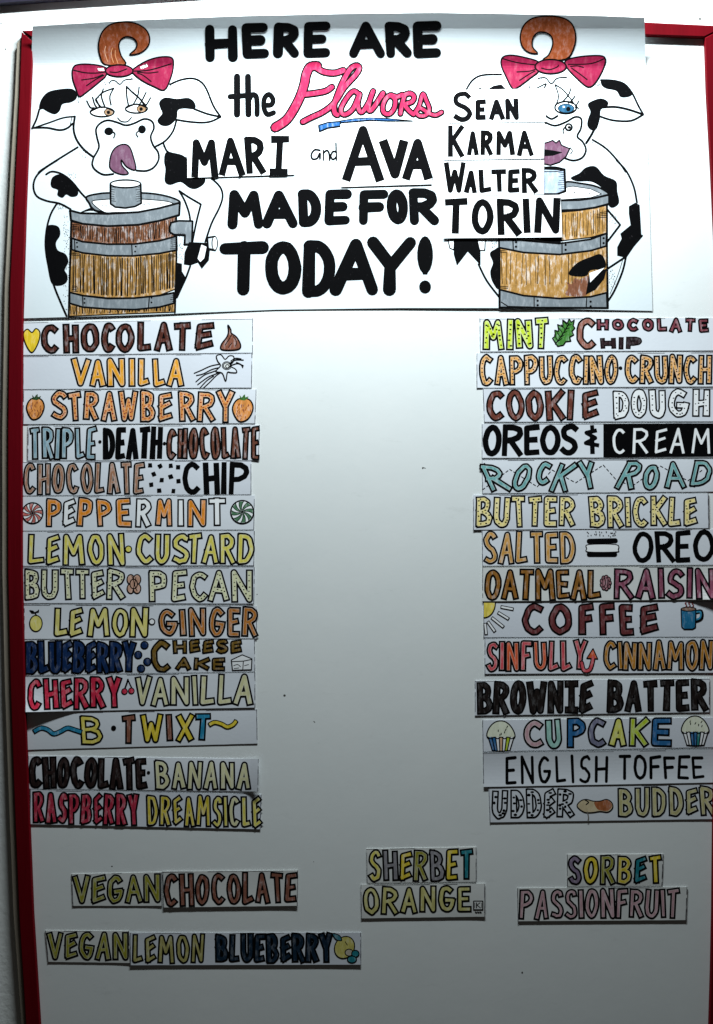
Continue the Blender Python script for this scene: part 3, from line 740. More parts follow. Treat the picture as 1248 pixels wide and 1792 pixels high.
# ------------------------------------------------------------------ flavour strips
GL = 'flavour strips in the left column'; GR = 'flavour strips in the right column'; GB = 'flavour strips at the foot of the board'
SN = [0]
CUT = ink('#4a4a52', .3, .3)
class Strip:
    def __init__(s, label, tl, tr, br, bl, group, mat=None, lift=None, depth=None, bow=None):
        i = SN[0]; SN[0] += 1
        bl = (bl[0], bl[1]-.9); br = (br[0], br[1]-.9); tl = (tl[0], tl[1]+.4); tr = (tr[0], tr[1]+.4)
        s.q = (tl, tr, br, bl); s.org = P3((bl[0]+br[0])/2, (bl[1]+br[1])/2, 1)
        dp = (depth-.2) if depth else (1.0+R.uniform(-.04, .04)); bw = R.uniform(-.35, .35) if bow is None else bow
        li = lift or {}
        e0, e1 = R.uniform(0, .25), R.uniform(0, .3)
        def surf(x, y):
            u = (x-tl[0])/(tr[0]-tl[0]); yt = tl[1]+(tr[1]-tl[1])*u; yb = bl[1]+(br[1]-bl[1])*u
            v = (y-yt)/(yb-yt); u = min(1, max(0, u)); v = min(1, max(0, v))
            d = dp+bw*4*v*(1-v)+max(0, -bw)
            d += e0*max(0, 1-u/.25)**2+e1*max(0, (u-.75)/.25)**2
            if 'bl' in li: d += li['bl']*max(0, 1-u/.24)**1.3*v*v
            if 'br' in li: d += li['br']*max(0, (u-.86)/.14)**1.3*v*v
            if 'r' in li: d += li['r']*max(0, (u-.9)/.1)**2
            return d
        s.surf = surf
        s.t = thing('flavor_strip', label, 'flavor strip', s.org, group)
        sheet_mesh('paper', s.q, surf, .75, mat or M_STRIP[2 if i % 3 == 1 else 0], s.t, s.org, 28, 10)
        s.n = 0
        nk = Ink()
        for a, b, wd in ((tl, bl, 1.1), (tr, br, 1.2), (tl, tr, .7)):
            k = 9; p = [(a[0]+(b[0]-a[0])*j/k+R.uniform(-.2, .2), a[1]+(b[1]-a[1])*j/k+R.uniform(-.2, .2)) for j in range(k+1)]
            cx = (tl[0]+br[0])/2; cy = (tl[1]+br[1])/2
            p = [(x+(.8 if x < cx else -.8)*(a[0]-b[0] > -60), y+(.7 if a[1] == tl[1] and b == tr else 0)) for x, y in p]
            for j in range(k):
                if R.random() < (.9 if wd > 1 else .3): nk.stroke(p[j:j+2], wd*R.uniform(.6, 1.2), CUT, seg=5)
        nk.build('cut_line', surf, .13, s.t, s.org, 12, None, 'stuff')
    def w(s, *a, **k):
        nk = Ink(); word(nk, *a, **k); nk.build('word', s.surf, .22, s.t, s.org, 12); return s
    def icon(s, name, fn, label=None, lift=.3):
        nk = Ink(); fn(nk); nk.build(name, s.surf, lift+.05*s.n, s.t, s.org, 12, label); s.n += 1; return s

CHOC = ink('#54291f', .8, .22); CHOC2 = ink('#7d4a38', .6, .3); TAN = ink('#a4765c', .6, .4); AMBER = ink('#e6a02a', .4, .3); STRW = ink('#e0924a', .7, .35)
ICE = ink('#88a9b8', .6, .4); ORNG = ink('#e38a22', .7, .3); LEM = ink('#dccf5c', .3, .45); CREAM = ink('#dcdcb4', .3, .4); GING = ink('#b9742e', .5, .35)
NAVY = ink('#0f2c58', .6, .12); MUST = ink('#75591f', .6, .2); CHER = ink('#cf2c4a', .4, .25); PALE = ink('#d6d2a4', .3, .4); YEL = ink('#e2c93c', .4, .35)
BRN = ink('#8c5a48', .5, .3); TEAL = ink('#2a8ab0', .5, .3); NBLK = ink('#2a1c1a', .7, .08); RASP = ink('#b53048', .6, .3); DRM = ink('#d8c238', .5, .35)
LIME = ink('#b9cc2e', .5, .35); GRN = ink('#3f7a30', .8, .3); MAR = ink('#7a3a44', .6, .25); CAPP = ink('#e0a45a', .7, .4); COOK = ink('#6c382c', .6, .25)
RTEAL = ink('#6fa9aa', .6, .4); BRK = ink('#ecd98c', .3, .35); SALT = ink('#d09a4e', .8, .4); OAT = ink('#98662a', .6, .3); PLUM = ink('#8a4a60', .5, .3)
COF = ink('#6c3234', .7, .15); SINF = ink('#dd6038', .7, .3); SINR = ink('#d0505a', .6, .3); CINN = ink('#b87c28', .6, .3); BRNB = ink('#1c1412', .7, .08)
OLV = ink('#9a9632', .6, .3); OLVP = ink('#b0a868', .5, .35); PURP = ink('#8a7a92', .4, .3); GRYM = ink('#8f8c92', .4, .3); TEALD = ink('#237f8c', .5, .2); PNK = ink('#c39aa2', .5, .35)
BUD = ink('#c4bc86', .6, .4)
for h_, m_ in (('#dccf5c', LEM), ('#dcdcb4', CREAM), ('#d6d2a4', PALE), ('#ecd98c', BRK), ('#a4765c', TAN), ('#88a9b8', ICE), ('#e0a45a', CAPP), ('#b9cc2e', LIME), ('#c4bc86', BUD), ('#c39aa2', PNK), ('#9a9632', OLV), ('#d09a4e', SALT), ('#e6a02a', AMBER), ('#e38a22', ORNG), ('#e0924a', STRW), ('#6fa9aa', RTEAL), ('#dd6038', SINF), ('#d0505a', SINR), ('#b87c28', CINN), ('#d8c238', DRM), ('#b9742e', GING)):
    c_ = mixc(lin(h_), (.74, .74, .70, 1), .45); PALEOF[m_.name] = ink('#%02x%02x%02x' % tuple(int(255*(1.055*v**(1/2.4)-.055)) for v in c_[:3]), .2, .3)

# 1
s = Strip('topmost left strip, CHOCOLATE in brown with a yellow heart and a chocolate drop', (40, 564), (443, 557), (443, 618), (40, 622), GL)
s.w('CHOCOLATE', 71, 375, (567, 561), (620, 613), CHOC, 6.6, 2.1, pos=[(71, 105), (110, 139), (140, 175), (177, 203), (202, 236), (240, 266), (270, 303), (303, 335), (341, 375)])
s.icon('heart', lambda n: n.area('56 582 63 575 70 582 67 600 56 617 45 602 41 584 48 576', ink('#e8c62e', .5, .2), 2.2), 'yellow heart')
def f(n):
    n.area('399 569 404 577 405 583 414 590 421 603 418 611 400 613 387 611 388 602 397 590 400 580', CHOC2, 2.6); n.line('394 604 402 592 405 586', 1.6); n.line('412 606 414 598 408 588', 1.4); n.line('400 608 406 600', 1.4)
s.icon('chocolate_drop', f, 'brown chocolate drop')
# 2
s = Strip('VANILLA strip with orange lettering and an outlined vanilla blossom with pods', (40, 623.5), (442, 619), (441, 679), (40, 682), GL)
s.w('VANILLA', 124, 323, (627, 625), (678, 677), AMBER, 7.5, 1.9, pos=[(124, 160), (156, 186), (186, 220), (224, 238), (241, 263), (266, 290), (292, 323)])
def f(n):
    for t_ in ('340 653 352 648 370 640 392 636', '344 657 356 654 372 646 390 642', '343 668 358 656 374 650 388 644', '346 673 364 660 378 654 392 646', '350 679 362 666 374 658', '356 679 368 668 380 656 394 648'): n.line(t_, 1.8)
    n.area('379 623 387 621 394 629 401 623 409 624 408 633 402 640 412 646 414 652 404 652 398 652 395 667 389 653 378 650 386 640 381 632', M_STRIP[0], 2.2); n.oval(397, 640, 8, 7, None, 1.6); n.oval(397, 640, 6, 5, M_STRIP[1], 1.6); n.oval(398, 641, 3, 3, None, 1.6)
    for t_ in ('402 636 412 630 426 630', '403 640 416 636 426 640', '404 632 412 627 422 628', '414 634 422 638 425 643'): n.line(t_, 2)
s.icon('vanilla_blossom', f)
# 3
s = Strip('STRAWBERRY strip in speckled orange between two strawberries', (41, 683), (449, 681), (447, 741.5), (40, 743), GL)
s.w('STRAWBERRY', 88, 411, (684, 683), (736, 741), STRW, 6.8, 2.0, pos=[(88, 120), (118, 144), (146, 174), (176, 206), (206, 243), (245, 273), (275, 303), (312, 342), (345, 378), (378, 412)], dots=(1.5, 6, ink('#8e2a1c', .4, .1)))
def berry(cx, cy, rx, ry, leaf):
    def f(n):
        n.area('%f %f %f %f %f %f %f %f %f %f %f %f' % (cx-rx*.5, cy-ry, cx+rx*.6, cy-ry, cx+rx, cy-ry*.2, cx+rx*.5, cy+ry*.8, cx-rx*.4, cy+ry, cx-rx, cy-ry*.1), STRW, 2.6)
        for _ in range(26):
            a = R.uniform(0, 6.28); r = .8*math.sqrt(R.random()); x, y = cx+rx*r*math.cos(a), cy+ry*r*math.sin(a)
            n.stroke([(x, y), (x+R.uniform(-1, 1), y+3)], 1.2, ink('#7c3018', .4, .1))
        for dx, dy in ((-12, -6), (-6, -12), (4, -13), (10, -8), (0, -8)):
            n.raw([(cx-3+dx*.1, cy-ry+1), (cx+dx*.6-1.5, cy-ry+dy*.7+2), (cx+dx, cy-ry+dy*.7), (cx+dx*.6+2, cy-ry+dy*.4+2), (cx+3, cy-ry+2)], leaf)
    return f
s.icon('strawberry', berry(62, 716, 15.5, 17.5, ink('#24431f', .6, .1)), 'rounder strawberry before the word')
s.icon('strawberry', berry(425, 718, 18, 19, ink('#3a6a2c', .6, .1)), 'wider strawberry after the word')
# 4
s = Strip('TRIPLE DEATH CHOCOLATE strip, ice blue, black and brown words', (49, 745), (455, 743.5), (453, 806), (48, 806.5), GL)
s.w('TRIPLE', 51, 170, 747, 805, ICE, 5.6, 2.0, gap=1.0); s.w('DEATH', 180, 285, (749, 747), 804, K, 9.6, 0, gap=.4); s.w('CHOCOLATE', 291, 455, (750, 745), (803, 805), ink('#6e4030', .8, .3), 4.6, 1.9, gap=.2)
s.icon('dot', lambda n: n.disc(175, 773, 3, K)); s.icon('dot', lambda n: n.disc(288, 776, 3, K))
# 5
s = Strip('CHOCOLATE CHIP strip with tan word, scattered black chips and black CHIP', (39, 808), (440, 805.5), (440, 866), (38, 868), GL)
s.w('CHOCOLATE', 40, 254, (810, 809), (867, 864), TAN, 5.6, 1.9, gap=.6)
for (x, y) in ((658, 38), (706, 42), (757, 40), (793, 47), (677, 80), (757, 92), (714, 108), (793, 113), (664, 130), (702, 158), (770, 160)):
    X, Y = 20+x/2.713, 800+y/2.713; a = R.uniform(.2, .9)
    s.icon('chip', lambda n: n.raw([(X+5.2*math.cos(a+k*1.57+R.uniform(-.2, .2)), Y+5.0*math.sin(a+k*1.57)) for k in range(4)], K)); s.n -= 1
s.w('CHIP', 320, 435, 808, 865, K, 9.5, 0, pos=[(319, 352), (356, 384), (384, 400), (401, 436)])
# 6
s = Strip('PEPPERMINT strip, letters alternately orange and white, red and green peppermint swirls', (37.5, 869), (446, 866.5), (445, 927.5), (38, 929.5), GL)
WH = M_CARD
s.w('PEPPERMINT', 80, 397, (872, 871), (923, 922), [ORNG, WH, ORNG, ORNG, ORNG, WH, ORNG, WH, ORNG, WH], 7, 1.8, pos=[(80, 109), (109, 133), (135, 163), (168, 197), (203, 231), (237, 266), (271, 303), (309, 324), (327, 362), (364, 397)])
def swirl(cx, cy, r, c):
    def f(n):
        n.disc(cx, cy, r+1.4, K, 26); n.disc(cx, cy, r-1.2, WH, 26)
        for k in range(8):
            a = k*math.pi/4; q = [(cx, cy)]
            for t in range(1, 6): q.append((cx+(r-1.2)*t/5*math.cos(a+.1*t), cy+(r-1.2)*t/5*math.sin(a+.1*t)))
            z = [(cx+(r-1.2)*t/5*math.cos(a+.1*t+.42), cy+(r-1.2)*t/5*math.sin(a+.1*t+.42)) for t in range(5, 0, -1)]
            n.raw(q+z, c); n.stroke(q, 1.3, K, seg=5); n.stroke(z, 1.3, K, seg=5)
    return f
s.icon('peppermint_swirl', swirl(57, 898, 18, ink('#c76a62', .5, .4)), 'red and white peppermint swirl')
s.icon('peppermint_swirl', swirl(424, 896, 20, ink('#4f7a5a', .7, .3)), 'green and white peppermint swirl')
# 7
s = Strip('LEMON CUSTARD strip in yellow lettering', (38, 930.5), (446, 929), (445, 990), (38, 991), GL)
s.w('LEMON', 48, 220, 933, 990, LEM, 6.8, 2.0, pos=[(48, 80), (79, 106), (108, 150), (152, 184), (187, 220)])
s.icon('dot', lambda n: n.oval(225, 961, 5.5, 5.5, LEM, 2))
s.w('CUSTARD', 237, 445, 933, 988, LEM, 6.6, 2.0, pos=[(237, 270), (270, 298), (300, 333), (327, 354), (352, 385), (384, 413), (415, 446)])
# 8
s = Strip('BUTTER PECAN strip in dotted pale cream letters with a small pecan', (38, 993), (446, 992.5), (445, 1057), (38, 1056), GL, lift={'r': 1.5})
s.w('BUTTER', 42, 220, 995, (1051, 1050), CREAM, 7, 1.9, pos=[(42, 71), (71, 103), (105, 132), (131, 158), (158, 184), (186, 220)], dots=(1.5, 8.5))
s.w('PECAN', 260, 443, (998, 997), (1053, 1055), CREAM, 7, 1.9, pos=[(260, 294), (300, 328), (331, 366), (364, 402), (404, 443)], dots=(1.5, 8.5))
def f(n):
    for dx, dy in ((-5, -8), (6, -8), (-5, 8), (6, 8), (0, 0)): n.oval(234+dx, 1022+dy, 6.5, 8.5, ink('#c69a84', .5, .3), 2)
    n.line('231 1008 235 1022 232 1036', 1.4); n.line('238 1010 236 1024 240 1034', 1.4)
s.icon('pecan', f)
# 9
s = Strip('LEMON GINGER strip, pale yellow and ginger brown words after a small lemon', (42, 1058), (450, 1060), (450, 1118), (42, 1119), GL)
def f(n):
    n.oval(63, 1091, 11, 14, ink('#e4d878', .3, .4), 2); n.line('64 1077 62 1072 66 1070', 2); n.area('52 1068 58 1069 62 1073 56 1073', K, 1, False); n.area('63 1072 68 1067 68 1071', K, 1, False)
s.icon('lemon', f)
s.w('LEMON', 94, 261, 1062, 1115, ink('#ddd27c', .3, .4), 7, 2.0, pos=[(94, 121), (120, 146), (152, 193), (194, 227), (227, 261)])
s.icon('dot', lambda n: n.oval(266, 1088, 5, 5, M_CARD, 2))
s.w('GINGER', 277, 453, (1064, 1062), (1113, 1117), GING, 6.4, 2.1, pos=[(277, 312), (313, 327), (329, 362), (365, 396), (397, 422), (423, 453)])
# 10
s = Strip('BLUEBERRY CHEESECAKE strip, navy word, four blue berries and a cake slice', (42, 1120), (446, 1119), (447, 1176), (42, 1182), GL)
s.w('BLUEBERRY', 43, 239, (1122, 1120), (1180, 1178), NAVY, 7.6, 2.0, gap=-3.2)
for (x, y) in ((253, 1129), (242, 1146), (258, 1158), (247, 1170)): s.icon('blueberry', lambda n: n.oval(x, y, 6.5, 6.5, NAVY, 2.2, n=12)); s.n -= 1
s.w('C', 263, 301, 1121, 1177, MUST, 7, 2.0); s.w('HEESE', 302, 424, (1119, 1118), (1144, 1144), MUST, 4.0, 1.8, gap=2); s.w('AKE', 307, 395, 1150, 1174, MUST, 4.0, 1.8, gap=3)
def f(n):
    n.area('405 1155 424 1146 441 1153 440 1172 407 1173', M_CARD, 2, False); n.line('405 1158 426 1157 441 1154', 1.8, smooth=False); n.line('426 1157 425 1172', 1.6, smooth=False); n.line('409 1165 416 1163 421 1167', 1.4); n.line('428 1165 435 1163', 1.4); n.line('410 1170 418 1169', 1.4)
s.icon('cake_slice', f)
# 11
s = Strip('CHERRY VANILLA strip, crimson and pale words, its lower left corner lifted', (43, 1183), (447, 1177), (447, 1239), (44, 1247), GL, lift={'bl': 9.5}, depth=1.9, mat=M_STRIP[0])
s.w('CHERRY', 47, 214, (1187, 1184), (1244, 1239), CHER, 7.0, 2.0, gap=.2)
def f(n):
    n.line('224 1189 222 1196 219 1204', 3); n.line('224 1189 228 1198 231 1204', 2); n.oval(218, 1210, 5, 5, CHER, 1.8, n=12); n.oval(230, 1209, 5, 5, CHER, 1.8, n=12)
s.icon('cherries', f)
s.w('VANILLA', 236, 445, (1184, 1178), (1238, 1234), PALE, 7, 2.0, pos=[(235, 266), (264, 297), (297, 333), (333, 349), (350, 378), (380, 408), (408, 445)])
# 12
s = Strip('strip starting with a yellow B, a blue wave left and a yellow wave right', (46, 1248.5), (450, 1241), (451, 1302), (47, 1313), GL, depth=1.0, bow=.2, mat=M_STRIP[0])
def wave(pts, c, wd=6):
    def f(n):
        p = catmull(PT(pts), False, 4); n.stroke(p, wd+3.6, K, ext=2, seg=8); n.stroke(p, wd, c, ext=0, seg=8)
    return f
s.icon('wave', wave('60 1280 72 1274 84 1277 94 1284 106 1280 118 1274 130 1277 142 1281', TEAL, 5.5), 'blue wave')
s.w('B', 141, 181, 1252, 1303, ink('#e0d060', .4, .45), 5.6, 2.0)
s.icon('dot', lambda n: n.disc(199, 1274, 4.6, K))
s.w('TWIXT', 211, 369, (1250, 1247), (1302, 1296), [BRN, YEL, BRN, YEL, TEAL], 6.6, 2.0, pos=[(212, 239), (244, 286), (290, 303), (308, 340), (340, 370)])
s.icon('wave', wave('367 1268 376 1264 388 1267 398 1272 408 1268 413 1262', YEL, 5), 'yellow wave')
# 13
s = Strip('CHOCOLATE BANANA strip, near-black and pale words, right end curling up', (49, 1322), (453, 1328), (452, 1386), (49, 1381), GL, lift={'r': 6}, bow=.5)
s.w('CHOCOLATE', 50, 258, (1324, 1326), (1380, 1382), NBLK, 6.8, 2.0, gap=-1.2)
s.icon('dot', lambda n: n.disc(260, 1352, 3, K))
s.w('BANANA', 270, 441, (1329, 1332), (1382, 1384), PALE, 6.4, 2.0, gap=.5)
# 14
s = Strip('RASPBERRY DREAMSICLE strip, red and yellow words, lowest of the left column', (53, 1382), (458, 1390), (456, 1452), (52, 1443), GL)
s.w('RASPBERRY', 57, 245, (1385, 1389), (1441, 1446), RASP, 5.8, 2.0, gap=-.8)
s.w('DREAMSICLE', 256, 459, (1390, 1393), (1445, 1450), [DRM, DRM, DRM, DRM, DRM, LEM, LEM, PALE, LEM, LEM], 5.2, 2.0, gap=0)

# right column
s = Strip('MINT CHOCOLATE CHIP strip, speckled lime word and green mint leaf, top of the right column', (839, 557), (1257, 556), (1257, 614), (840, 616), GR)
s.w('MINT', 844, 961, (557, 556), (613, 611), LIME, 8, 1.9, pos=[(844, 883), (886, 900), (901, 933), (934, 961)], dots=(2.0, 9))
def f(n):
    n.area('967 592 972 588 971 578 978 580 976 568 985 572 985 560 993 566 996 558 1000 564 1005 560 1003 570 1006 574 1001 580 1004 586 997 590 999 597 990 598 986 604 976 606 972 600', GRN, 2.2, False)
    n.line('972 602 984 586 996 566', 2.0)
    for k in range(5): n.line('%d %d %d %d' % (976+k*4, 596-k*7, 974+k*4-4, 586-k*6), 1.5, smooth=False); n.line('%d %d %d %d' % (976+k*4, 598-k*7, 984+k*4, 592-k*6), 1.5, smooth=False)
s.icon('mint_leaf', f)
s.w('C', 1008, 1045, 555, 612, ink('#8f5a4c', .5, .3), 7.5, 1.9); s.w('HOCOLATE', 1044, 1241, (557, 556), (579, 582), MAR, 3.8, 1.7, gap=4); s.w('HIP', 1050, 1124, (590, 588), (611, 611), ink('#251418', .6, .1), 6, 1.2, gap=3, jit=.01)
s = Strip('CAPPUCCINO CRUNCH strip in speckled caramel letters', (834, 618), (1257, 616.5), (1257, 677), (834, 679.5), GR)
s.w('CAPPUCCINO', 838, 1083, (621, 620), (676, 673), CAPP, 5.8, 2.0, gap=-.3, dots=(1.5, 6.5, ink('#2e1a0c', .3, .1)))
s.icon('dot', lambda n: n.disc(1086, 644, 3.2, K))
s.w('CRUNCH', 1093, 1247, (621, 620), (673, 673), CAPP, 5.8, 2.0, gap=-.3, dots=(1.5, 6.5, ink('#2e1a0c', .3, .1)))
s = Strip('COOKIE DOUGH strip, brown word then white dotted letters', (845, 680.5), (1257, 679.5), (1257, 738), (847, 739), GR)
s.w('COOKIE', 852, 1048, (682, 680), (737, 735), COOK, 7.2, 1.9, pos=[(851, 885), (885, 919), (919, 952), (955, 990), (990, 1007), (1017, 1048)])
s.w('DOUGH', 1072, 1243, (682, 680), (733, 731), WH, 8.5, 1.7, pos=[(1072, 1102), (1103, 1134), (1136, 1166), (1169, 1207), (1211, 1243)], dots=(1.5, 10))
s = Strip('strip with a heavy black word, and-sign and white CREAM on a black block', (843, 741.5), (1257, 740), (1257, 801), (843, 802), GR)
s.w('OREOS', 845, 1012, (744, 742), (798, 796), K, 9.5, 0, pos=[(845, 878), (879, 916), (917, 945), (945, 981), (980, 1012)])
def f(n):
    n.stroke([(1043, 753), (1026, 757), (1042, 766), (1025, 775), (1047, 779)], 6.5, K, ext=1.5)
    n.stroke([(1036, 744), (1037, 756)], 7, K, ext=0); n.stroke([(1036, 762), (1037, 794)], 8, K, ext=0)
s.icon('ampersand', f)
s.icon('black_block', lambda n: n.raw([(1056, 741.5), (1256, 741), (1256, 799), (1056, 800)], K), None, .18)
nk = Ink(); word(nk, 'CReAM', 1072, 1245, (750, 748), (795, 793), WH, 4.6, 0, pos=[(1072, 1095), (1108, 1135), (1146, 1167), (1173, 1199), (1211, 1244)]); nk.build('word', s.surf, .42, s.t, s.org, 12)
s = Strip('ROCKY ROAD strip in slanting teal letters over a dashed zigzag line', (843, 805), (1257, 803), (1257, 861), (844, 864), GR)
def f(n):
    zz = PT('78 165 215 62 355 150 430 65 550 130 690 40 760 120 840 145 980 45 1120 120 1200 60', (818, 800, 2.902))
    for i in range(len(zz)-1):
        a, b = zz[i], zz[i+1]; L = math.hypot(b[0]-a[0], b[1]-a[1]); k = int(L/8)
        for j in range(k): n.stroke([(a[0]+(b[0]-a[0])*j/k, a[1]+(b[1]-a[1])*j/k), (a[0]+(b[0]-a[0])*(j+.55)/k, a[1]+(b[1]-a[1])*(j+.55)/k)], 1.5, K, seg=5)
s.icon('dashed_line', f, None, .14)
nk = Ink()
for (c, a, b, p, q, sl) in (('R', 848, 887, 812, 861, -.35), ('O', 898, 930, 810, 861, .25), ('C', 938, 966, 807, 850, .12), ('K', 969, 1003, 809, 862, .3), ('Y', 1013, 1044, 806, 856, -.2), ('R', 1086, 1120, 806, 857, .4), ('O', 1124, 1155, 812, 859, .1), ('A', 1160, 1200, 806, 856, -.1), ('D', 1210, 1247, 805, 852, .15)):
    letter(nk, c, a, p, b, q, RTEAL, 6, 2.0, 'butt', sl)
nk.build('word', s.surf, .26, s.t, s.org, 12)
s = Strip('BUTTER BRICKLE strip in pale yellow letters full of black dots', (828, 866), (1240, 863.5), (1241, 925), (828, 928), GR, depth=1.6)
s.w('BUTTER', 832, 1008, (869, 867), (924, 922), BRK, 7.2, 1.8, gap=1, dots=(1.6, 8))
s.w('BRICKLE', 1030, 1221, (868, 867), (924, 922), BRK, 7.2, 1.8, gap=1.2, dots=(1.6, 8))
s = Strip('strip with amber word SALTED, a black sandwich cookie drawing and a black word', (843, 928.5), (1257, 926), (1257, 989), (844, 991), GR)
s.w('SALTED', 845, 1008, (930, 928), (989, 986), SALT, 6.2, 1.9, gap=.6)
def f(n):
    n.area('1030 953 1078 953 1082 962 1078 966 1030 966 1027 960', M_CARD, 1.8)
    n.stroke([(1031, 947), (1077, 946)], 8.5, K); n.stroke([(1031, 970), (1076, 970)], 8.5, K)
s.icon('sandwich_cookie', f)
s.icon('salt', lambda n: [n.disc(R.uniform(1027, 1082), R.uniform(930, 940), 1.0, K, 5) for _ in range(26)])
s.w('OREO', 1107, 1251, (929, 927), (985, 984), K, 8.5, 0, pos=[(1107, 1144), (1147, 1181), (1182, 1209), (1213, 1251)])
s = Strip('OATMEAL RAISIN strip, golden brown and plum words, right end lifted off the board', (844, 993), (1257, 991), (1257, 1050), (844, 1053), GR, lift={'br': 7}, depth=1.9, mat=M_STRIP[1])
s.w('OATMEAL', 847, 1053, (996, 995), (1051, 1049), OAT, 5.8, 2.0, gap=-.5)
def f(n):
    for k in range(9):
        a = k*.698; n.oval(1060+6.5*math.cos(a), 1020+9.5*math.sin(a), 3.6, 4.2, ink('#9a6a72', .5, .3), 1.8, n=9)
    n.oval(1060, 1020, 6, 9, ink('#9a6a72', .5, .3), 1, n=10); n.line('1058 1012 1060 1020 1057 1028', 1.5); n.line('1064 1014 1063 1026', 1.4)
s.icon('raisin', f)
s.w('RAISIN', 1074, 1252, (995, 993), (1049, 1049), PLUM, 6.4, 2.0, gap=2)
s = Strip('COFFEE strip in dark maroon with a quarter sun at left and a blue steaming mug', (846, 1054), (1257, 1052), (1257, 1115), (846, 1116), GR, depth=.95, bow=.15, mat=M_STRIP[2])
def f(n):
    q = [(847, 1055)]+[(847+20*math.cos(a), 1055+26*math.sin(a)) for a in [k*math.pi/16 for k in range(9)]]
    n.raw(q, ink('#e6cf58', .5, .4)); n.stroke(q[1:], 2, K)
s.icon('sun', f)
def f(n):
    for (a, b, c, d) in ((877, 1062, 898, 1066), (872, 1072, 890, 1083), (861, 1081, 881, 1097), (854, 1088, 866, 1105), (849, 1091, 851, 1110)):
        n.stroke([(a, b), (c, d)], 6, K, ext=1); n.stroke([(a, b), (c, d)], 3, M_CARD, ext=-.5)
s.icon('sun_rays', f)
s.w('COFFEE', 914, 1153, (1056, 1055), (1112, 1111), COF, 8.2, 2.0, pos=[(913, 955), (960, 1002), (1012, 1041), (1048, 1078), (1083, 1110), (1118, 1153)])
def f(n):
    n.line('1218 1071 1227 1070 1227 1082 1216 1087', 6.6); n.line('1218 1071 1226 1071 1225 1081 1216 1085', 3, TEAL)
    n.area('1192 1066 1218 1066 1217 1098 1212 1101 1197 1101 1193 1097', ink('#1f6d96', .4, .2), 2, False); n.oval(1205, 1066, 13, 3.6, ink('#8a6a5a', .3, .3), 2)
    for x in (1200, 1206, 1212): n.line('%d 1062 %d 1059 %d 1056 %d 1054' % (x, x+2, x-1, x+1), 1.5, ink('#7c3030', .3, .1))
s.icon('mug', f, 'blue mug with steam')
s = Strip('SINFULLY CINNAMON strip in hot orange-red and cinnamon brown with an arrow tail', (848, 1118), (1257, 1116.5), (1257, 1178), (848, 1180), GR)
s.w('SINFULLY', 850, 1028, (1122, 1119), (1176, 1174), [SINR, SINR, SINF, SINR, SINF, SINR, SINR, SINR], 6, 2.0, gap=0)
def f(n):
    p = catmull([(1018, 1160), (1022, 1173), (1032, 1172), (1037, 1158), (1038, 1150)]); n.stroke(p, 8.4, K); n.area('1027 1152 1038 1135 1046 1153', SINF, 2, False); n.stroke(p, 4.6, SINR)
s.icon('arrow', f)
s.w('CINNAMON', 1055, 1250, (1121, 1119), (1173, 1174), CINN, 5.8, 2.0, gap=-1)
s = Strip('BROWNIE BATTER strip in heavy brown-black block letters', (831, 1191), (1242, 1187), (1242, 1247), (831, 1253), GR, bow=.3)
s.w('BROWNiE', 834, 1038, (1193, 1190), (1251, 1248), BRNB, 8.2, 1.6, gap=0, jit=.01); s.w('BATTER', 1062, 1239, (1190, 1188), (1247, 1244), BRNB, 8.2, 1.6, gap=1.5, jit=.01)
s = Strip('CUPCAKE strip of pastel, blue and lime letters between two frosted cupcakes', (844, 1260), (1257, 1255), (1257, 1308), (845, 1316), GR)
def cup(cx, cy, sc, stripes):
    def f(n):
        T = lambda pts: ' '.join('%f %f' % (cx+pts[i]*sc, cy+pts[i+1]*sc) for i in range(0, len(pts), 2))
        n.area(T([-24, 4, -22, -12, -10, -24, 6, -25, 19, -14, 24, 4, 0, 10]), ink('#dfe2cc', .2, .4), 2.2)
        xs = [-23+46*k/7 for k in range(8)]
        for k in range(7):
            x0, x1 = xs[k], xs[k+1]; n.raw([(cx+x0*sc, cy+3*sc), (cx+x1*sc, cy+3*sc), (cx+x1*.68*sc, cy+27*sc), (cx+x0*.68*sc, cy+27*sc)], stripes[k])
        for x in xs: n.stroke([(cx+x*sc, cy+3*sc), (cx+x*.68*sc, cy+27*sc)], 2, K)
        n.stroke([(cx-16*sc, cy+27*sc), (cx, cy+28.5*sc), (cx+16*sc, cy+27*sc)], 2.2, K)
        n.stroke(catmull([(cx-24*sc, cy+3*sc), (cx-18*sc, cy+6*sc), (cx-12*sc, cy+3*sc), (cx-6*sc, cy+6*sc), (cx, cy+3*sc), (cx+6*sc, cy+6*sc), (cx+12*sc, cy+3*sc), (cx+18*sc, cy+6*sc), (cx+24*sc, cy+3*sc)]), 2, K)
        for _ in range(6):
            x, y = cx+R.uniform(-14, 14)*sc, cy+R.uniform(-18, -2)*sc; n.stroke([(x, y), (x+R.uniform(-2, 2), y+3)], 1.6, K)
    return f
bl_ = ink('#2a679c', .4, .2)
s.icon('cupcake', cup(877, 1287, .98, [bl_, bl_, WH, ink('#dcb48c', .3, .3), WH, LIME, WH]), 'cupcake with blue, peach and lime wrapper')
s.w('CUPCAKE', 916, 1176, (1259, 1254), (1311, 1306), [PNK, ink('#9ccabf', .4, .4), bl_, ink('#77778f', .4, .3), ink('#d8d66a', .4, .35), LIME, bl_], 8, 2.0, pos=[(916, 954), (954, 984), (991, 1026), (1028, 1063), (1066, 1098), (1100, 1136), (1140, 1177)])
s.icon('cupcake', cup(1217, 1278, .96, [WH, WH, bl_, bl_, ink('#2f8a86', .4, .3), WH, WH]), 'cupcake with blue and green wrapper')
s = Strip('ENGLISH TOFFEE strip in thin single-line black letters', (845, 1317.5), (1257, 1311), (1257, 1370), (846, 1378), GR, bow=-.9)
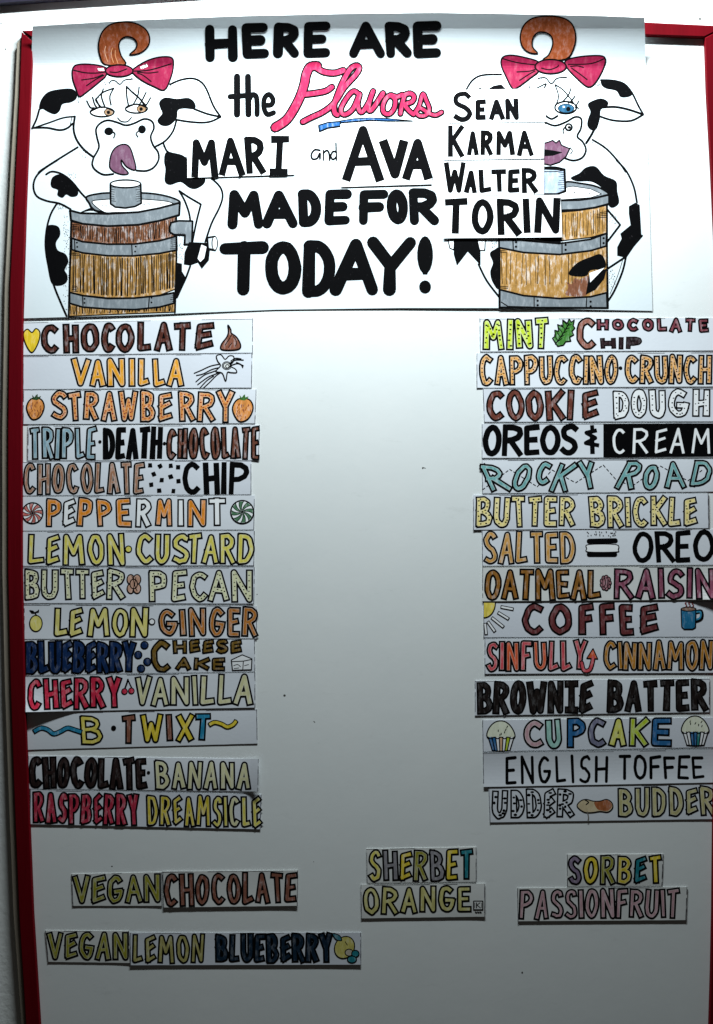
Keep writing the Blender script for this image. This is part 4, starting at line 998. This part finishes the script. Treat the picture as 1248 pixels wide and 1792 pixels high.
s.w('ENGLISH', 885, 1064, (1322, 1322), (1373, 1369), K, 5, 0, gap=7.5, style='round', jit=.035); s.w('TOFFEE', 1082, 1232, (1320, 1323), (1365, 1362), K, 5, 0, gap=4, style='round', jit=.035)
s = Strip('UDDER BUDDER strip, cow-spotted word, a peanut and pale olive word, bottom of the right column', (855, 1378), (1257, 1372), (1257, 1434), (857, 1440), GR)
s.w('UDDER', 860, 1005, (1381, 1379), (1434, 1431), M_STRIP[0], 7.4, 1.9, pos=[(860, 889), (893, 919), (921, 949), (951, 972), (974, 1006)], dots=(3.0, 13))
def f(n):
    n.area('1010 1411 1016 1402 1026 1399 1038 1402 1050 1402 1062 1399 1071 1405 1072 1414 1064 1421 1050 1420 1036 1422 1022 1421', ink('#cdbb98', .3, .3), 2)
    n.area('1040 1404 1050 1403 1062 1400 1070 1406 1070 1413 1063 1419 1050 1418 1044 1414', ink('#a8623a', .8, .2), 0); n.line('1024 1400 1030 1404 1026 1408', 2.2)
    n.line('1028 1421 1030 1430 1029 1437', 2.0, ink('#77736c', .3, .1))
s.icon('peanut', f, 'half brown peanut')
s.w('BUDDER', 1081, 1252, (1378, 1376), (1431, 1427), BUD, 6.6, 1.9, gap=1.5)

# foot of the board
s = Strip('upper VEGAN label in olive letters, butted against the brown CHOCOLATE label', (125, 1529), (284, 1526), (284, 1586), (127, 1586), GB, mat=M_STRIP[1])
s.w('VEGAN', 127, 282, (1531, 1529), (1584, 1580), OLV, 6, 2.0, gap=0)
s = Strip('CHOCOLATE label in brown letters right of the upper VEGAN label', (284.5, 1525), (522, 1523), (521, 1586), (286, 1589), GB, depth=1.7, mat=M_STRIP[1])
s.w('CHOCOLATE', 286, 521, (1529, 1525), (1587, 1580), ink('#8a5848', .6, .3), 5.8, 2.0, gap=.4)
s = Strip('lower VEGAN label in olive letters, left of the LEMON BLUEBERRY label', (79, 1628), (226, 1629), (228, 1686), (84, 1684), GB, mat=M_STRIP[1])
s.w('VEGAN', 82, 226, (1630, 1630), (1680, 1681), OLV, 6, 2.0, gap=0)
s = Strip('LEMON BLUEBERRY label, pale olive and blue-black words with a lemon and berries', (227, 1632), (632, 1632), (632, 1689), (228, 1690), GB, depth=1.7, mat=M_STRIP[2])
s.w('LEMON', 231, 359, (1634, 1634), 1686, OLVP, 5, 1.9, gap=1); s.w('BLUEBERRY', 376, 583, (1634, 1632), (1685, 1686), ink('#14293c', .7, .12), 6.2, 2.0, gap=-.5)
def f(n):
    n.oval(603, 1658, 17, 20, ink('#cbc06a', .4, .3), 2, rot=.5); n.area('582 1634 594 1637 598 1646 588 1644', ink('#3f7f8f', .4, .2), 1.8); n.oval(611, 1667, 7, 6, ink('#b9b0a0', .4, .2), 1.8); n.oval(622, 1669, 6.5, 6, TEALD, 2); n.oval(616, 1679, 8, 6, TEALD, 2); n.line('608 1654 604 1648', 1.4)
s.icon('lemon_and_berries', f)
s = Strip('SHERBET label with each letter a different colour, above the ORANGE label', (641, 1485), (834, 1482), (834, 1544), (642, 1546), GB, mat=M_STRIP[1])
s.w('SHERBET', 644, 829, (1488, 1485), (1544, 1541), [LEM, GRYM, YEL, OLV, GRYM, YEL, TEALD], 5.8, 2.0, gap=1)
s = Strip('ORANGE label in pale olive letters with a tiny boxed K mark', (631, 1548), (849, 1546), (849, 1605), (632, 1608), GB, depth=1.6, mat=M_STRIP[1])
s.w('ORANGE', 634, 826, (1551, 1549), (1602, 1596), ink('#c9c27c', .4, .35), 5.8, 2.0, gap=1.5)
def f(n):
    n.area('829 1577 845 1577 845 1592 829 1592', M_STRIP[1], 2, False); n.line('834 1580 834 1589', 1.8); n.line('840 1580 835 1584 841 1589', 1.6, smooth=False); n.line('831 1580 831 1589', 1); n.line('843 1580 843 1589', 1)
    for x in (832, 836, 840): n.line('%d 1596 %d 1597' % (x, x+2), 2.2)
s.icon('kosher_mark', f)
s = Strip('SORBET label with each letter a different colour, above the PASSIONFRUIT label', (992, 1495), (1161, 1494), (1159, 1551), (992, 1552), GB, mat=M_STRIP[1])
s.w('SORBET', 993, 1160, (1497, 1496), (1549, 1547), [PURP, YEL, OLV, DRM, TEALD, YEL], 5.8, 2.0, gap=1.5)
s = Strip('PASSIONFRUIT label in dusty pink letters, lower right', (905, 1554), (1203, 1552), (1201, 1611), (906, 1613), GB, depth=1.6, mat=M_STRIP[1])
s.w('PASSIONFRUIT', 908, 1190, (1556, 1554), (1610, 1607), PNK, 5.2, 2.0, gap=.2)
print('objects', len(bpy.data.objects), 'faces', sum(len(m.polygons) for m in bpy.data.meshes))
